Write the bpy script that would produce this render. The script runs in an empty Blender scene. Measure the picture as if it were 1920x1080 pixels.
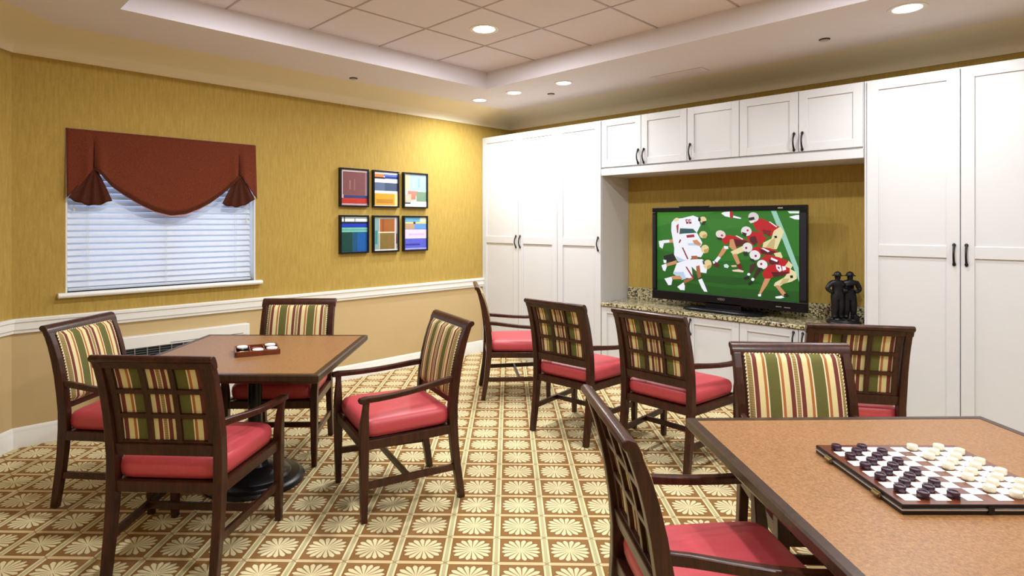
import bpy, bmesh, math, random
from math import sin, cos, pi, radians
from mathutils import Vector, Matrix
random.seed(4)
S = bpy.context.scene
COL = S.collection

# ------------------------------------------------------------------ camera
F_PX, U0, V0, CAM_H, YAW = 1117.9, 927.7, 418.75, 1.53, 45.5
cam = bpy.data.cameras.new('camera')
cam_o = bpy.data.objects.new('camera', cam)
COL.objects.link(cam_o)
cam_o.location = (5.179, -5.369, CAM_H)
cam_o.rotation_euler = (radians(90), 0, radians(YAW))
cam.sensor_width = 36.0
cam.lens = F_PX / 1920 * 36.0
cam.shift_x = (960 - U0) / 1920
cam.shift_y = -(540 - V0) / 1920
cam.clip_start = 0.02
S.camera = cam_o

# ------------------------------------------------------------------ world, exposure
S.view_settings.view_transform = 'Standard'
S.view_settings.look = 'None'
S.view_settings.gamma = 1.0
S.view_settings.use_curve_mapping = False
S.view_settings.exposure = 0.06
world = bpy.data.worlds.new('sky')
S.world = world
world.use_nodes = True
wb = world.node_tree.nodes['Background']
wb.inputs[0].default_value = (0.62, 0.76, 1.0, 1)
wb.inputs[1].default_value = 2.2

POWER_TRAY = 34.0      # watts of a round downlight in the raised ceiling
POWER_SOFFIT = 12.5    # watts of a round downlight in the lower ceiling
LIGHT_COL = (0.95, 0.98, 1.0)


# ------------------------------------------------------------------ colour and node helpers
def lin(c):
    c = c / 255.0
    return c / 12.92 if c <= 0.04045 else ((c + 0.055) / 1.055) ** 2.4


def rgb(r, g, b):
    return (lin(r), lin(g), lin(b), 1.0)


class NT:
    def __init__(self, name, rough=0.5, spec=0.5, coat=0.0, metal=0.0):
        self.m = bpy.data.materials.new(name)
        self.m.use_nodes = True
        self.t = self.m.node_tree
        self.b = self.t.nodes['Principled BSDF']
        self.out = self.t.nodes['Material Output']
        self.b.inputs['Roughness'].default_value = rough
        self.b.inputs['Specular IOR Level'].default_value = spec
        self.b.inputs['Coat Weight'].default_value = coat
        self.b.inputs['Coat Roughness'].default_value = 0.15
        self.b.inputs['Metallic'].default_value = metal

    def n(self, kind, **kw):
        x = self.t.nodes.new(kind)
        for k, v in kw.items():
            setattr(x, k, v)
        return x

    def put(self, sock, v):
        if isinstance(v, bpy.types.NodeSocket):
            self.t.links.new(v, sock)
        elif v is not None:
            sock.default_value = v

    def math(self, op, a, b=None, c=None):
        x = self.n('ShaderNodeMath', operation=op)
        self.put(x.inputs[0], a)
        self.put(x.inputs[1], b)
        self.put(x.inputs[2], c)
        return x.outputs[0]

    def mix(self, f, a, b, blend='MIX'):
        x = self.n('ShaderNodeMix', data_type='RGBA', blend_type=blend)
        self.put(x.inputs[0], f)
        self.put(x.inputs[6], a)
        self.put(x.inputs[7], b)
        return x.outputs[2]

    def step(self, x, lo, hi):
        """smooth 0..1 as x goes lo..hi (either order)"""
        r = self.n('ShaderNodeMapRange')
        r.clamp = True
        self.put(r.inputs[0], x)
        r.inputs[1].default_value = lo
        r.inputs[2].default_value = hi
        return r.outputs[0]

    def objco(self):
        return self.n('ShaderNodeTexCoord').outputs['Object']

    def noise(self, vec, scale, detail=3.0, rough=0.5):
        x = self.n('ShaderNodeTexNoise')
        self.put(x.inputs['Vector'], vec)
        x.inputs['Scale'].default_value = scale
        x.inputs['Detail'].default_value = detail
        x.inputs['Roughness'].default_value = rough
        return x.outputs[0]

    def scaled(self, vec, s):
        x = self.n('ShaderNodeVectorMath', operation='MULTIPLY')
        self.put(x.inputs[0], vec)
        x.inputs[1].default_value = s
        return x.outputs[0]

    def ramp(self, f, stops, constant=False):
        x = self.n('ShaderNodeValToRGB')
        cr = x.color_ramp
        if constant:
            cr.interpolation = 'CONSTANT'
        while len(cr.elements) > len(stops):
            cr.elements.remove(cr.elements[-1])
        while len(cr.elements) < len(stops):
            cr.elements.new(0.5)
        for e, (p, c) in zip(cr.elements, stops):
            e.position = p
            e.color = c
        self.put(x.inputs[0], f)
        return x.outputs[0]

    def base(self, v):
        self.put(self.b.inputs['Base Color'], v)

    def bump(self, h, strength=0.3, dist=0.002):
        x = self.n('ShaderNodeBump')
        x.inputs['Strength'].default_value = strength
        x.inputs['Distance'].default_value = dist
        self.put(x.inputs['Height'], h)
        self.t.links.new(x.outputs[0], self.b.inputs['Normal'])


def plain(name, c, rough=0.5, spec=0.5, coat=0.0, metal=0.0, vary=0.06, scale=14.0):
    """one colour with a faint noise so that no surface is perfectly flat"""
    t = NT(name, rough, spec, coat, metal)
    f = t.noise(t.objco(), scale, 4.0)
    d = tuple(max(0, x * (1 - vary)) for x in c[:3]) + (1,)
    l = tuple(min(1, x * (1 + vary)) for x in c[:3]) + (1,)
    t.base(t.mix(f, d, l))
    return t.m


def glow(name, c, strength):
    t = NT(name)
    t.b.inputs['Base Color'].default_value = (0, 0, 0, 1)
    t.b.inputs['Emission Color'].default_value = c
    t.b.inputs['Emission Strength'].default_value = strength
    return t.m


M = {}


def wallpaper(name, c1, c2):
    t = NT(name, 0.75, 0.25)
    o = t.objco()
    f = t.noise(t.scaled(o, (60, 60, 7)), 1.0, 4.0, 0.6)
    g = t.noise(t.scaled(o, (240, 240, 40)), 1.0, 2.0, 0.6)
    k = t.math('MULTIPLY_ADD', g, 0.35, t.math('MULTIPLY', f, 0.65))
    t.base(t.mix(t.step(k, 0.32, 0.68), c1, c2))
    t.bump(k, 0.35, 0.003)
    return t.m


M['wall_gold'] = wallpaper('gold_wallpaper', rgb(160, 131, 60), rgb(184, 155, 80))
M['wall_tan'] = plain('tan_wall_paint', rgb(194, 168, 122), 0.6, 0.3, vary=0.03)
M['trim'] = plain('white_trim_paint', rgb(232, 230, 224), 0.35, 0.5, vary=0.015)
M['ceiling'] = plain('ceiling_paint', rgb(226, 221, 229), 0.8, 0.2, vary=0.015)
M['cove'] = plain('cove_bounce_tint', rgb(232, 220, 192), 0.7, 0.25, vary=0.02)  # yellow bounce from the gold wall is put into this cream colour
M['cabinet'] = plain('white_cabinet_paint', rgb(207, 207, 209), 0.32, 0.5, vary=0.012)
M['iron'] = plain('dark_iron', rgb(22, 19, 18), 0.35, 0.5, metal=0.4)
M['black'] = plain('black_plastic', rgb(8, 9, 14), 0.3, 0.35)
M['blind'] = None


def tile_mat():
    t = NT('ceiling_tile', 0.85, 0.2)
    f = t.noise(t.objco(), 160, 3.0)
    t.base(t.mix(f, rgb(220, 212, 222), rgb(236, 228, 237)))
    t.bump(f, 0.2, 0.002)
    return t.m


M['tile'] = tile_mat()
M['grid'] = plain('ceiling_grid_bar', rgb(178, 164, 168), 0.5)


def carpet_mat():
    t = NT('patterned_carpet', 0.95, 0.1)
    o = t.n('ShaderNodeNewGeometry').outputs['Position']
    sx = t.n('ShaderNodeSeparateXYZ')
    t.put(sx.inputs[0], o)
    th = radians(44.2)
    sa, sb = 0.2290, 0.2215
    vx, vy = 2.960, -3.167
    X = t.math('SUBTRACT', sx.outputs[0], vx)
    Y = t.math('SUBTRACT', sx.outputs[1], vy)
    A = t.math('MULTIPLY_ADD', X, cos(th) / sa, t.math('MULTIPLY', Y, sin(th) / sa))
    B = t.math('MULTIPLY_ADD', X, -sin(th) / sb, t.math('MULTIPLY', Y, cos(th) / sb))
    ca = t.math('SUBTRACT', t.math('FRACT', t.math('ADD', A, 100.0)), 0.5)
    cb = t.math('SUBTRACT', t.math('FRACT', t.math('ADD', B, 100.0)), 0.5)
    aa, ab = t.math('ABSOLUTE', ca), t.math('ABSOLUTE', cb)
    da = t.math('SUBTRACT', 0.5, aa)      # distance to the nearest lattice line
    db = t.math('SUBTRACT', 0.5, ab)
    # squarish radius
    r3 = t.math('POWER', t.math('ADD', t.math('POWER', aa, 2.6), t.math('POWER', ab, 2.6)), 1 / 2.6)
    ang = t.math('ARCTAN2', cb, ca)
    pet = t.math('COSINE', t.math('MULTIPLY_ADD', ang, 16.0, pi))
    edge = t.math('MULTIPLY_ADD', pet, 0.034, 0.358)
    inside = t.step(t.math('SUBTRACT', edge, r3), -0.008, 0.012)
    gap = t.step(pet, -0.88, -0.50)
    hub = t.step(r3, 0.085, 0.06)
    core = t.math('MAXIMUM', gap, hub)
    flower = t.math('MULTIPLY', inside, core)
    eye = t.math('MULTIPLY', t.step(r3, 0.075, 0.05), t.step(r3, 0.015, 0.035))
    eye2 = t.math('MULTIPLY', eye, t.step(t.math('COSINE', t.math('MULTIPLY', ang, 8.0)), -0.1, 0.3))
    n1 = t.noise(o, 330, 2.0)
    n2 = t.noise(o, 2.2, 2.0)
    ground = t.mix(n1, rgb(108, 68, 12), rgb(152, 102, 26))
    cream = t.mix(n1, rgb(202, 188, 136), rgb(238, 228, 186))
    col = t.mix(flower, ground, cream)
    col = t.mix(t.math('MULTIPLY', eye2, 0.6), col, rgb(176, 134, 82))
    # dark outline of the flower
    rim = t.math('MULTIPLY', t.step(t.math('SUBTRACT', r3, edge), 0.0, 0.012), t.step(t.math('SUBTRACT', r3, edge), 0.03, 0.018))
    col = t.mix(t.math('MULTIPLY', rim, 0.6), col, rgb(96, 58, 24))
    # lattice bands: broad double line one way, thin pinkish band the other
    outl = t.math('MAXIMUM', t.step(da, 0.098, 0.088), t.step(db, 0.082, 0.072))
    col = t.mix(outl, col, rgb(116, 70, 26))
    col = t.mix(t.step(db, 0.055, 0.046), col, t.mix(n1, rgb(198, 170, 116), rgb(224, 198, 146)))
    col = t.mix(t.step(da, 0.078, 0.068), col, t.mix(n1, rgb(222, 202, 142), rgb(242, 226, 174)))
    col = t.mix(t.step(da, 0.042, 0.032), col, t.mix(n1, rgb(168, 158, 118), rgb(190, 180, 138)))
    # little knot at each crossing
    cr = t.math('MULTIPLY', t.step(da, 0.125, 0.11), t.step(db, 0.105, 0.09))
    kn = t.math('ABSOLUTE', t.math('SUBTRACT', t.math('MULTIPLY', da, 0.85), db))
    knot = t.math('MULTIPLY', cr, t.step(kn, 0.02, 0.01))
    col = t.mix(t.math('MULTIPLY', knot, 0.75), col, rgb(134, 84, 40))
    col = t.mix(0.12, col, t.mix(n2, (0.25, 0.2, 0.12, 1), (0.7, 0.62, 0.5, 1)))
    t.base(col)
    t.bump(n1, 0.4, 0.003)
    return t.m


M['carpet'] = carpet_mat()


def wood_mat(name, c1, c2, rough=0.34, coat=0.12):
    t = NT(name, rough, 0.32, coat)
    o = t.objco()
    f = t.noise(t.scaled(o, (34, 34, 5)), 1.0, 5.0, 0.6)
    g = t.noise(t.scaled(o, (160, 160, 14)), 1.0, 2.0, 0.5)
    k = t.math('MULTIPLY_ADD', g, 0.4, t.math('MULTIPLY', f, 0.6))
    t.base(t.mix(t.step(k, 0.3, 0.7), c1, c2))
    return t.m


M['wood'] = wood_mat('dark_mahogany', rgb(28, 13, 9), rgb(76, 37, 21))
M['wood_rim'] = wood_mat('dark_table_edge', rgb(34, 20, 13), rgb(68, 43, 29))
M['wood_red'] = wood_mat('reddish_walnut', rgb(96, 42, 22), rgb(132, 66, 38))


def seat_mat():
    t = NT('coral_red_vinyl', 0.42, 0.45)
    o = t.objco()
    f = t.noise(t.scaled(o, (60, 9, 60)), 1.0, 3.0)
    t.base(t.mix(f, rgb(178, 62, 70), rgb(194, 76, 82)))
    t.bump(t.noise(o, 420, 2.0), 0.08, 0.001)
    return t.m


M['seat'] = seat_mat()


def stripe_mat():
    t = NT('striped_upholstery', 0.8, 0.2)
    o = t.objco()
    sx = t.n('ShaderNodeSeparateXYZ')
    t.put(sx.inputs[0], o)
    p = 0.198
    u = t.math('PINGPONG', t.math('DIVIDE', sx.outputs[0], p / 2), 1.0)
    tan, crm, mar = rgb(160, 140, 96), rgb(216, 204, 156), rgb(112, 58, 54)
    rust, grn, pale = rgb(168, 106, 62), rgb(98, 98, 54), rgb(228, 218, 180)
    col = t.ramp(u, [(0.0, tan), (0.085, pale), (0.13, mar), (0.32, crm), (0.56, rust), (0.68, pale), (0.74, grn)], True)
    n = t.noise(t.scaled(o, (500, 500, 160)), 1.0, 2.0)
    dots = t.math('MULTIPLY', t.step(t.math('SINE', t.math('MULTIPLY', sx.outputs[2], 620.0)), 0.0, 0.4), t.step(u, 0.085, 0.075))
    col = t.mix(t.math('MULTIPLY', dots, 0.55), col, rgb(112, 88, 48))
    col = t.mix(0.3, col, t.mix(n, rgb(90, 70, 36), rgb(255, 244, 206)), 'SOFT_LIGHT')
    t.base(col)
    t.bump(n, 0.2, 0.001)
    return t.m


M['stripe'] = stripe_mat()


def piping_mat():
    t = NT('twisted_piping', 0.8, 0.2)
    o = t.objco()
    sx = t.n('ShaderNodeSeparateXYZ')
    t.put(sx.inputs[0], o)
    s = t.math('SINE', t.math('MULTIPLY', t.math('ADD', sx.outputs[0], sx.outputs[2]), 420.0))
    t.base(t.mix(t.step(s, -0.2, 0.2), rgb(98, 78, 44), rgb(240, 228, 184)))
    return t.m


M['piping'] = piping_mat()


def laminate_mat():
    t = NT('brown_laminate', 0.38, 0.4)
    o = t.objco()
    f = t.noise(o, 130, 4.0, 0.7)
    g = t.noise(o, 3.0, 2.0)
    c = t.ramp(f, [(0.3, rgb(110, 74, 44)), (0.5, rgb(138, 98, 60)), (0.7, rgb(160, 118, 76))])
    t.base(t.mix(t.math('MULTIPLY', g, 0.25), c, rgb(152, 108, 66)))
    return t.m


M['laminate'] = laminate_mat()


def granite_mat():
    t = NT('speckled_granite', 0.18, 0.5, 0.3)
    o = t.objco()
    v = t.n('ShaderNodeTexVoronoi')
    t.put(v.inputs['Vector'], o)
    v.inputs['Scale'].default_value = 85.0
    sep = t.n('ShaderNodeSeparateColor')
    t.put(sep.inputs[0], v.outputs['Color'])
    f = t.noise(o, 90, 3.0, 0.7)
    k = t.math('MULTIPLY_ADD', f, 0.5, t.math('MULTIPLY', sep.outputs[0], 0.5))
    t.base(t.ramp(k, [(0.30, rgb(38, 32, 26)), (0.40, rgb(104, 94, 68)), (0.50, rgb(168, 156, 116)), (0.64, rgb(206, 196, 160)), (0.8, rgb(148, 134, 92))]))
    return t.m


M['granite'] = granite_mat()


def blind_mat():
    t = NT('white_blind_slat', 0.5, 0.4)
    f = t.noise(t.objco(), 20)
    t.base(t.mix(f, rgb(228, 232, 238), rgb(240, 243, 248)))
    tr = t.n('ShaderNodeBsdfTranslucent')
    tr.inputs[0].default_value = (0.78, 0.84, 0.95, 1)
    mx = t.n('ShaderNodeMixShader')
    mx.inputs[0].default_value = 0.28
    t.t.links.new(t.b.outputs[0], mx.inputs[1])
    t.t.links.new(tr.outputs[0], mx.inputs[2])
    t.t.links.new(mx.outputs[0], t.out.inputs[0])
    return t.m


M['blind'] = blind_mat()


def cloth_mat(name, c1, c2):
    t = NT(name, 0.85, 0.15)
    o = t.objco()
    f = t.noise(t.scaled(o, (20, 20, 20)), 6.0, 4.0, 0.7)
    t.base(t.mix(t.step(f, 0.3, 0.7), c1, c2))
    t.bump(f, 0.3, 0.002)
    return t.m


M['rust_cloth'] = cloth_mat('rust_red_cloth', rgb(90, 40, 23), rgb(118, 56, 33))
M['rust_dark'] = cloth_mat('rust_lining_cloth', rgb(58, 27, 17), rgb(86, 42, 26))
M['rust_pink'] = cloth_mat('pink_lining_hem', rgb(196, 138, 134), rgb(212, 156, 150))


def glass_mat():
    t = NT('window_glass', 0.02, 0.5)
    t.b.inputs['Base Color'].default_value = (0.9, 0.95, 1, 1)
    t.b.inputs['Transmission Weight'].default_value = 1.0
    t.b.inputs['IOR'].default_value = 1.02
    return t.m


M['glass'] = glass_mat()
M['bronze'] = plain('dark_bronze', rgb(38, 36, 40), 0.38, 0.5, metal=0.55, vary=0.3, scale=40)
M['vent'] = plain('vent_slat_dark', rgb(74, 78, 80), 0.45)
M['silver'] = plain('silver_strip', rgb(205, 208, 214), 0.25, metal=0.8)
M['brass'] = plain('antique_brass', rgb(150, 132, 88), 0.3, metal=0.8)
M['purple'] = plain('dark_purple_wood', rgb(54, 30, 48), 0.25, 0.5, 0.3, vary=0.2, scale=60)
M['ivory'] = plain('ivory_wood', rgb(228, 220, 196), 0.35, 0.5, vary=0.04, scale=60)
M['bright_white'] = plain('white_disc', rgb(244, 242, 238), 0.3)
M['lamp'] = glow('lamp_lens', (1.0, 0.98, 0.94, 1), 9.0)
M['metal_column'] = plain('dark_steel', rgb(40, 40, 44), 0.25, 0.5, metal=0.8)
M['cast'] = plain('black_cast_iron', rgb(18, 19, 22), 0.35, 0.5, vary=0.15)


# ------------------------------------------------------------------ geometry helpers
class MB:
    def __init__(self):
        self.bm = bmesh.new()

    def face(self, pts, mi=0):
        f = self.bm.faces.new([self.bm.verts.new(p) for p in pts])
        f.material_index = mi
        return f

    def box(self, x0, x1, y0, y1, z0, z1, mi=0, mat=None):
        c = [(x, y, z) for z in (z0, z1) for y in (y0, y1) for x in (x0, x1)]
        if mat is not None:
            c = [mat @ Vector(p) for p in c]
        v = [self.bm.verts.new(p) for p in c]
        for q in ((0, 2, 3, 1), (4, 5, 7, 6), (0, 1, 5, 4), (2, 6, 7, 3), (0, 4, 6, 2), (1, 3, 7, 5)):
            self.bm.faces.new([v[i] for i in q]).material_index = mi
        return self

    def loft(self, rings, cap=True, mi=0, closed=False):
        """rings: lists of points (same length); quads between them"""
        vs = [[self.bm.verts.new(p) for p in r] for r in rings]
        n = len(vs[0])
        seq = list(zip(vs, vs[1:]))
        if closed:
            seq.append((vs[-1], vs[0]))
        for a, b in seq:
            for i in range(n):
                j = (i + 1) % n
                self.bm.faces.new((a[i], a[j], b[j], b[i])).material_index = mi
        if cap and not closed:
            self.bm.faces.new(list(reversed(vs[0]))).material_index = mi
            self.bm.faces.new(vs[-1]).material_index = mi
        return self

    def bar(self, pts, w, d, side=(1, 0, 0), mi=0):
        """rectangular section swept along pts; w along side, d across; w, d may be lists"""
        pts = [Vector(p) for p in pts]
        side = Vector(side).normalized()
        rings = []
        for i, p in enumerate(pts):
            t = (pts[min(i + 1, len(pts) - 1)] - pts[max(i - 1, 0)]).normalized()
            s = (side - t * side.dot(t)).normalized()
            o = t.cross(s)
            ww = (w[i] if isinstance(w, (list, tuple)) else w) / 2
            dd = (d[i] if isinstance(d, (list, tuple)) else d) / 2
            rings.append([p + s * ww + o * dd, p - s * ww + o * dd, p - s * ww - o * dd, p + s * ww - o * dd])
        return self.loft(rings, True, mi)

    def tube(self, pts, r, n=10, mi=0, closed=False):
        pts = [Vector(p) for p in pts]
        rings = []
        m = len(pts)
        ref = None
        for i, p in enumerate(pts):
            if closed:
                t = (pts[(i + 1) % m] - pts[i - 1]).normalized()
            else:
                t = (pts[min(i + 1, m - 1)] - pts[max(i - 1, 0)]).normalized()
            if ref is None:
                ref = Vector((0, 0, 1)) if abs(t.z) < 0.9 else Vector((1, 0, 0))
            s = (ref - t * ref.dot(t))
            if s.length < 1e-5:
                s = Vector((1, 0, 0)) - t * t.x
            s.normalize()
            ref = s
            o = t.cross(s)
            rr = r[i] if isinstance(r, (list, tuple)) else r
            rings.append([p + (s * cos(2 * pi * k / n) + o * sin(2 * pi * k / n)) * rr for k in range(n)])
        return self.loft(rings, True, mi, closed)

    def lathe(self, prof, c=(0, 0, 0), n=28, mi=0, axis='z'):
        rings = []
        for r, z in prof:
            r = max(r, 0.0005)
            ring = []
            for k in range(n):
                a = 2 * pi * k / n
                q = (r * cos(a), r * sin(a), z)
                ring.append((c[0] + q[0], c[1] + q[1], c[2] + q[2]))
            rings.append(ring)
        return self.loft(rings, True, mi)

    def prism(self, poly, fn, a0, a1, mi=0):
        """poly 2-D outline; fn(p, q, a) -> 3-D point; extruded a0..a1"""
        return self.loft([[fn(p, q, a) for p, q in poly] for a in (a0, a1)], True, mi)

    def ball(self, c, r, n=10, sc=(1, 1, 1), mi=0):
        m = Matrix.Translation(c) @ Matrix.Diagonal((sc[0], sc[1], sc[2], 1))
        g = bmesh.ops.create_uvsphere(self.bm, u_segments=n, v_segments=max(6, n // 2 + 2), radius=r, matrix=m)
        for v in g['verts']:
            for f in v.link_faces:
                f.material_index = mi
        return self

    def build(self, name, mats, parent=None, bevel=0.0, smooth=None, seg=2, subdiv=0, recalc=True):
        if recalc:
            bmesh.ops.recalc_face_normals(self.bm, faces=self.bm.faces)
        me = bpy.data.meshes.new(name)
        self.bm.to_mesh(me)
        self.bm.free()
        if not isinstance(mats, (list, tuple)):
            mats = [mats]
        for m in mats:
            me.materials.append(m)
        if smooth is not None:
            for p in me.polygons:
                p.use_smooth = True
            me.set_sharp_from_angle(angle=radians(smooth))
        o = bpy.data.objects.new(name, me)
        COL.objects.link(o)
        if parent is not None:
            o.parent = parent
        if bevel:
            b = o.modifiers.new('bevel', 'BEVEL')
            b.width = bevel
            b.segments = seg
            b.limit_method = 'ANGLE'
            b.angle_limit = radians(35)
            b.harden_normals = False
        if subdiv:
            s = o.modifiers.new('subdiv', 'SUBSURF')
            s.levels = s.render_levels = subdiv
        return o


def thing(name, label, cat, loc=(0, 0, 0), rz=0.0, group=None):
    o = bpy.data.objects.new(name, None)
    o.empty_display_size = 0.1
    COL.objects.link(o)
    o.location = loc
    o.rotation_euler = (0, 0, rz)
    o['label'] = label
    o['category'] = cat
    if group:
        o['group'] = group
    return o


def tag(o, label, cat, group=None):
    o['label'] = label
    o['category'] = cat
    if group:
        o['group'] = group
    return o


def struct(o):
    o['kind'] = 'structure'
    return o


def dup(root, loc, rz, label):
    r = root.copy()
    COL.objects.link(r)
    r.location = loc
    r.rotation_euler = (0, 0, rz)
    r['label'] = label
    for ch in list(root.children):
        c = ch.copy()
        COL.objects.link(c)
        c.parent = r
        for g in list(ch.children):
            d = g.copy()
            COL.objects.link(d)
            d.parent = c
    return r


# ------------------------------------------------------------------ the room shell
ZC, ZS, ZT = 2.70, 2.822, 2.981      # foot of the cove, lower ceiling, raised tile ceiling
RX, RY = 8.2, -8.6                   # far sides of the room, behind the camera
NL = (0.0, -4.872)                   # corner of the window wall and the slanting wall
SL = (0.731, -0.682)                 # direction of the slanting wall towards the viewer
SLN = (SL[1], -SL[0])                # outward from the room
SLL = (NL[1] - RY) / 0.682
NE = (SL[0] * SLL, RY)
ZSPLIT = 0.83
WY0, WY1, WZ0, WZ1 = -4.573, -3.208, 1.035, 2.213   # window opening in wall_left

b = MB()
b.box(-0.3, RX + 0.2, RY - 0.2, 0.2, -0.12, 0.0)
struct(b.build('floor', M['carpet']))

b = MB()
x0, x1 = -0.20, 0.0
b.box(x0, x1, NL[1], 0.0, 0.0, ZSPLIT, 1)
b.box(x0, x1, NL[1], 0.0, ZSPLIT, WZ0, 0)
b.box(x0, x1, NL[1], 0.0, WZ1, ZS + 0.2, 0)
b.box(x0, x1, NL[1], WY0, WZ0, WZ1, 0)
b.box(x0, x1, WY1, 0.0, WZ0, WZ1, 0)
struct(b.build('wall_left', [M['wall_gold'], M['wall_tan']]))

b = MB()
b.box(-0.2, RX + 0.2, 0.0, 0.2, 0.0, ZS + 0.2, 0)
struct(b.build('wall_back', M['wall_gold']))


def slant(s, d, z):
    """point on the slanting wall: s along it from the corner, d out of the room"""
    return (NL[0] + SL[0] * s + SLN[0] * d, NL[1] + SL[1] * s + SLN[1] * d, z)


b = MB()
for za, zb, mi in ((0.0, ZSPLIT, 1), (ZSPLIT, ZS + 0.2, 0)):
    b.loft([[slant(-0.15, 0.2, z), slant(SLL, 0.2, z), slant(SLL, 0, z), slant(0, 0, z)] for z in (za, zb)], True, mi)
struct(b.build('wall_corner', [M['wall_gold'], M['wall_tan']]))
b = MB()
b.box(RX, RX + 0.2, RY, 0.0, 0.0, ZS + 0.2)
struct(b.build('wall_right', M['wall_tan']))
b = MB()
b.box(NE[0] - 0.3, RX + 0.2, RY - 0.2, RY, 0.0, ZS + 0.2)
struct(b.build('wall_front', M['wall_tan']))

# lower ceiling with the raised tray cut out of it
TX0, TX1, TY0, TY1 = 1.031, 7.25, -4.46, -1.404
TY0B = -7.6
b = MB()
b.box(-0.2, TX0, RY - 0.2, 0.2, ZS, ZS + 0.05)
b.box(TX1, RX + 0.2, RY - 0.2, 0.2, ZS, ZS + 0.05)
b.box(TX0, TX1, TY1, 0.2, ZS, ZS + 0.05)
b.box(TX0, TX1, RY - 0.2, TY0, ZS, ZS + 0.05)
b.box(TX0 - 0.05, TX0, TY0 - 0.05, TY1 + 0.05, ZS + 0.05, ZT + 0.05)
b.box(TX1, TX1 + 0.05, TY0 - 0.05, TY1 + 0.05, ZS + 0.05, ZT + 0.05)
b.box(TX0, TX1, TY1, TY1 + 0.05, ZS + 0.05, ZT + 0.05)
b.box(TX0, TX1, TY0 - 0.05, TY0, ZS + 0.05, ZT + 0.05)
struct(b.build('ceiling', M['ceiling']))
b = MB()
b.box(TX0, TX1, TY0, TY1, ZT, ZT + 0.06)
struct(b.build('ceiling_tiles', M['tile']))
b = MB()
T = 0.6096
gx, gy, gw = 1.649, -2.62, 0.007
for i in range(-1, 10):
    x = gx + i * T
    if TX0 + 0.02 < x < TX1:
        b.box(x - gw, x + gw, TY0, TY1, ZT - 0.0035, ZT + 0.01)
for j in range(-4, 3):
    y = gy + j * T
    if TY0 + 0.02 < y < TY1 - 0.02:
        b.box(TX0, TX1, y - gw, y + gw, ZT - 0.003, ZT + 0.01)
struct(b.build('ceiling_grid', M['grid']))

# cove: a quarter ellipse between wall and lower ceiling, swept round the room
CW = 0.46
prof = [(0.0, ZC - 0.012), (0.012, ZC - 0.012), (0.012, ZC)]
for k in range(0, 15):
    a = pi / 2 * k / 14
    prof.append((0.012 + (CW) * (1 - cos(a)), ZC + 0.004 + (ZS - ZC - 0.003) * sin(a)))
prof.append((CW + 0.02, ZS + 0.02))
prof.append((0.0, ZS + 0.02))


def offset_path(path, d):
    """inward offset of the open room outline (clockwise seen from above is inside right)"""
    out = []
    n = len(path)
    for i in range(n):
        p = Vector(path[i])
        dirs = []
        if i > 0:
            dirs.append((p - Vector(path[i - 1])).normalized())
        if i < n - 1:
            dirs.append((Vector(path[i + 1]) - p).normalized())
        nn = [Vector((q.y, -q.x)) for q in dirs]
        if len(nn) == 2:
            m = (nn[0] + nn[1]) / (1 + nn[0].dot(nn[1]))
        else:
            m = nn[0]
        out.append(p + m * d)
    return out


PATH = [NE, NL, (0.0, 0.0), (RX, 0.0)]
lines = [offset_path(PATH, d) for d, z in prof]
b = MB()
rings = []
for i in range(len(PATH)):
    rings.append([(lines[k][i].x, lines[k][i].y, prof[k][1]) for k in range(len(prof))])
b.loft(rings, True)
struct(b.build('trim_1', M['cove'], smooth=30))


def run_trim(name, path, prof, mat):
    ln = [offset_path(path, d) for d, z in prof]
    bb = MB()
    bb.loft([[(ln[k][i].x, ln[k][i].y, prof[k][1]) for k in range(len(prof))] for i in range(len(path))], True)
    return struct(bb.build(name, mat, smooth=35))


CAB_Y = -0.493     # face of the cabinet doors
rail = [(-0.002, 0.781), (0.018, 0.781), (0.020, 0.800), (0.028, 0.806), (0.028, 0.852), (0.036, 0.858), (0.036, 0.876), (0.030, 0.881), (-0.002, 0.881)]
run_trim('trim_2', [NE, NL, (0.0, CAB_Y + 0.012)], rail, M['trim'])
base = [(-0.002, 0.0), (0.016, 0.0), (0.016, 0.100), (0.013, 0.106), (0.013, 0.112), (0.010, 0.128), (0.004, 0.138), (-0.002, 0.138)]
run_trim('baseboard_left', [NE, NL, (0.0, CAB_Y + 0.012)], base, M['trim'])

# ------------------------------------------------------------------ window, blind, valance
win = bpy.data.objects.new('window_1', None)
COL.objects.link(win)
win.location = (-0.15, (WY0 + WY1) / 2, WZ0)
win['kind'] = 'structure'


def rel(o, p):
    return (p[0] - o[0], p[1] - o[1], p[2] - o[2])


hw, hh = (WY1 - WY0) / 2, WZ1 - WZ0
b = MB()
fw = 0.05
b.box(-0.04, 0.02, -hw, hw, 0, fw)
b.box(-0.04, 0.02, -hw, hw, hh - fw, hh)
b.box(-0.04, 0.02, -hw, -hw + fw, fw, hh - fw)
b.box(-0.04, 0.02, hw - fw, hw, fw, hh - fw)
b.box(-0.03, 0.015, -0.03, 0.03, fw, hh - fw)
b.build('window_frame', M['trim'], win, 0.003)
b = MB()
b.box(-0.012, -0.006, -hw + fw, hw - fw, fw, hh - fw)
b.build('window_glass', M['glass'], win)
# white jamb lining
b = MB()
b.box(0.03, 0.148, hw - 0.012, hw - 0.001, 0.0, hh)
b.box(0.03, 0.148, -hw + 0.001, -hw + 0.012, 0.0, hh)
b.box(0.03, 0.148, -hw, hw, hh - 0.012, hh - 0.001)
b.build('window_jamb', M['trim'], win)
b = MB()
sp = [(0.03, -0.036), (0.185, -0.036), (0.197, -0.030), (0.201, -0.018), (0.197, -0.006), (0.185, 0.0), (0.03, 0.0)]
b.prism(sp, lambda p, q, a: (p, a, q), -hw - 0.048, hw + 0.045)
b.build('window_sill', M['trim'], win, 0.004)

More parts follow.
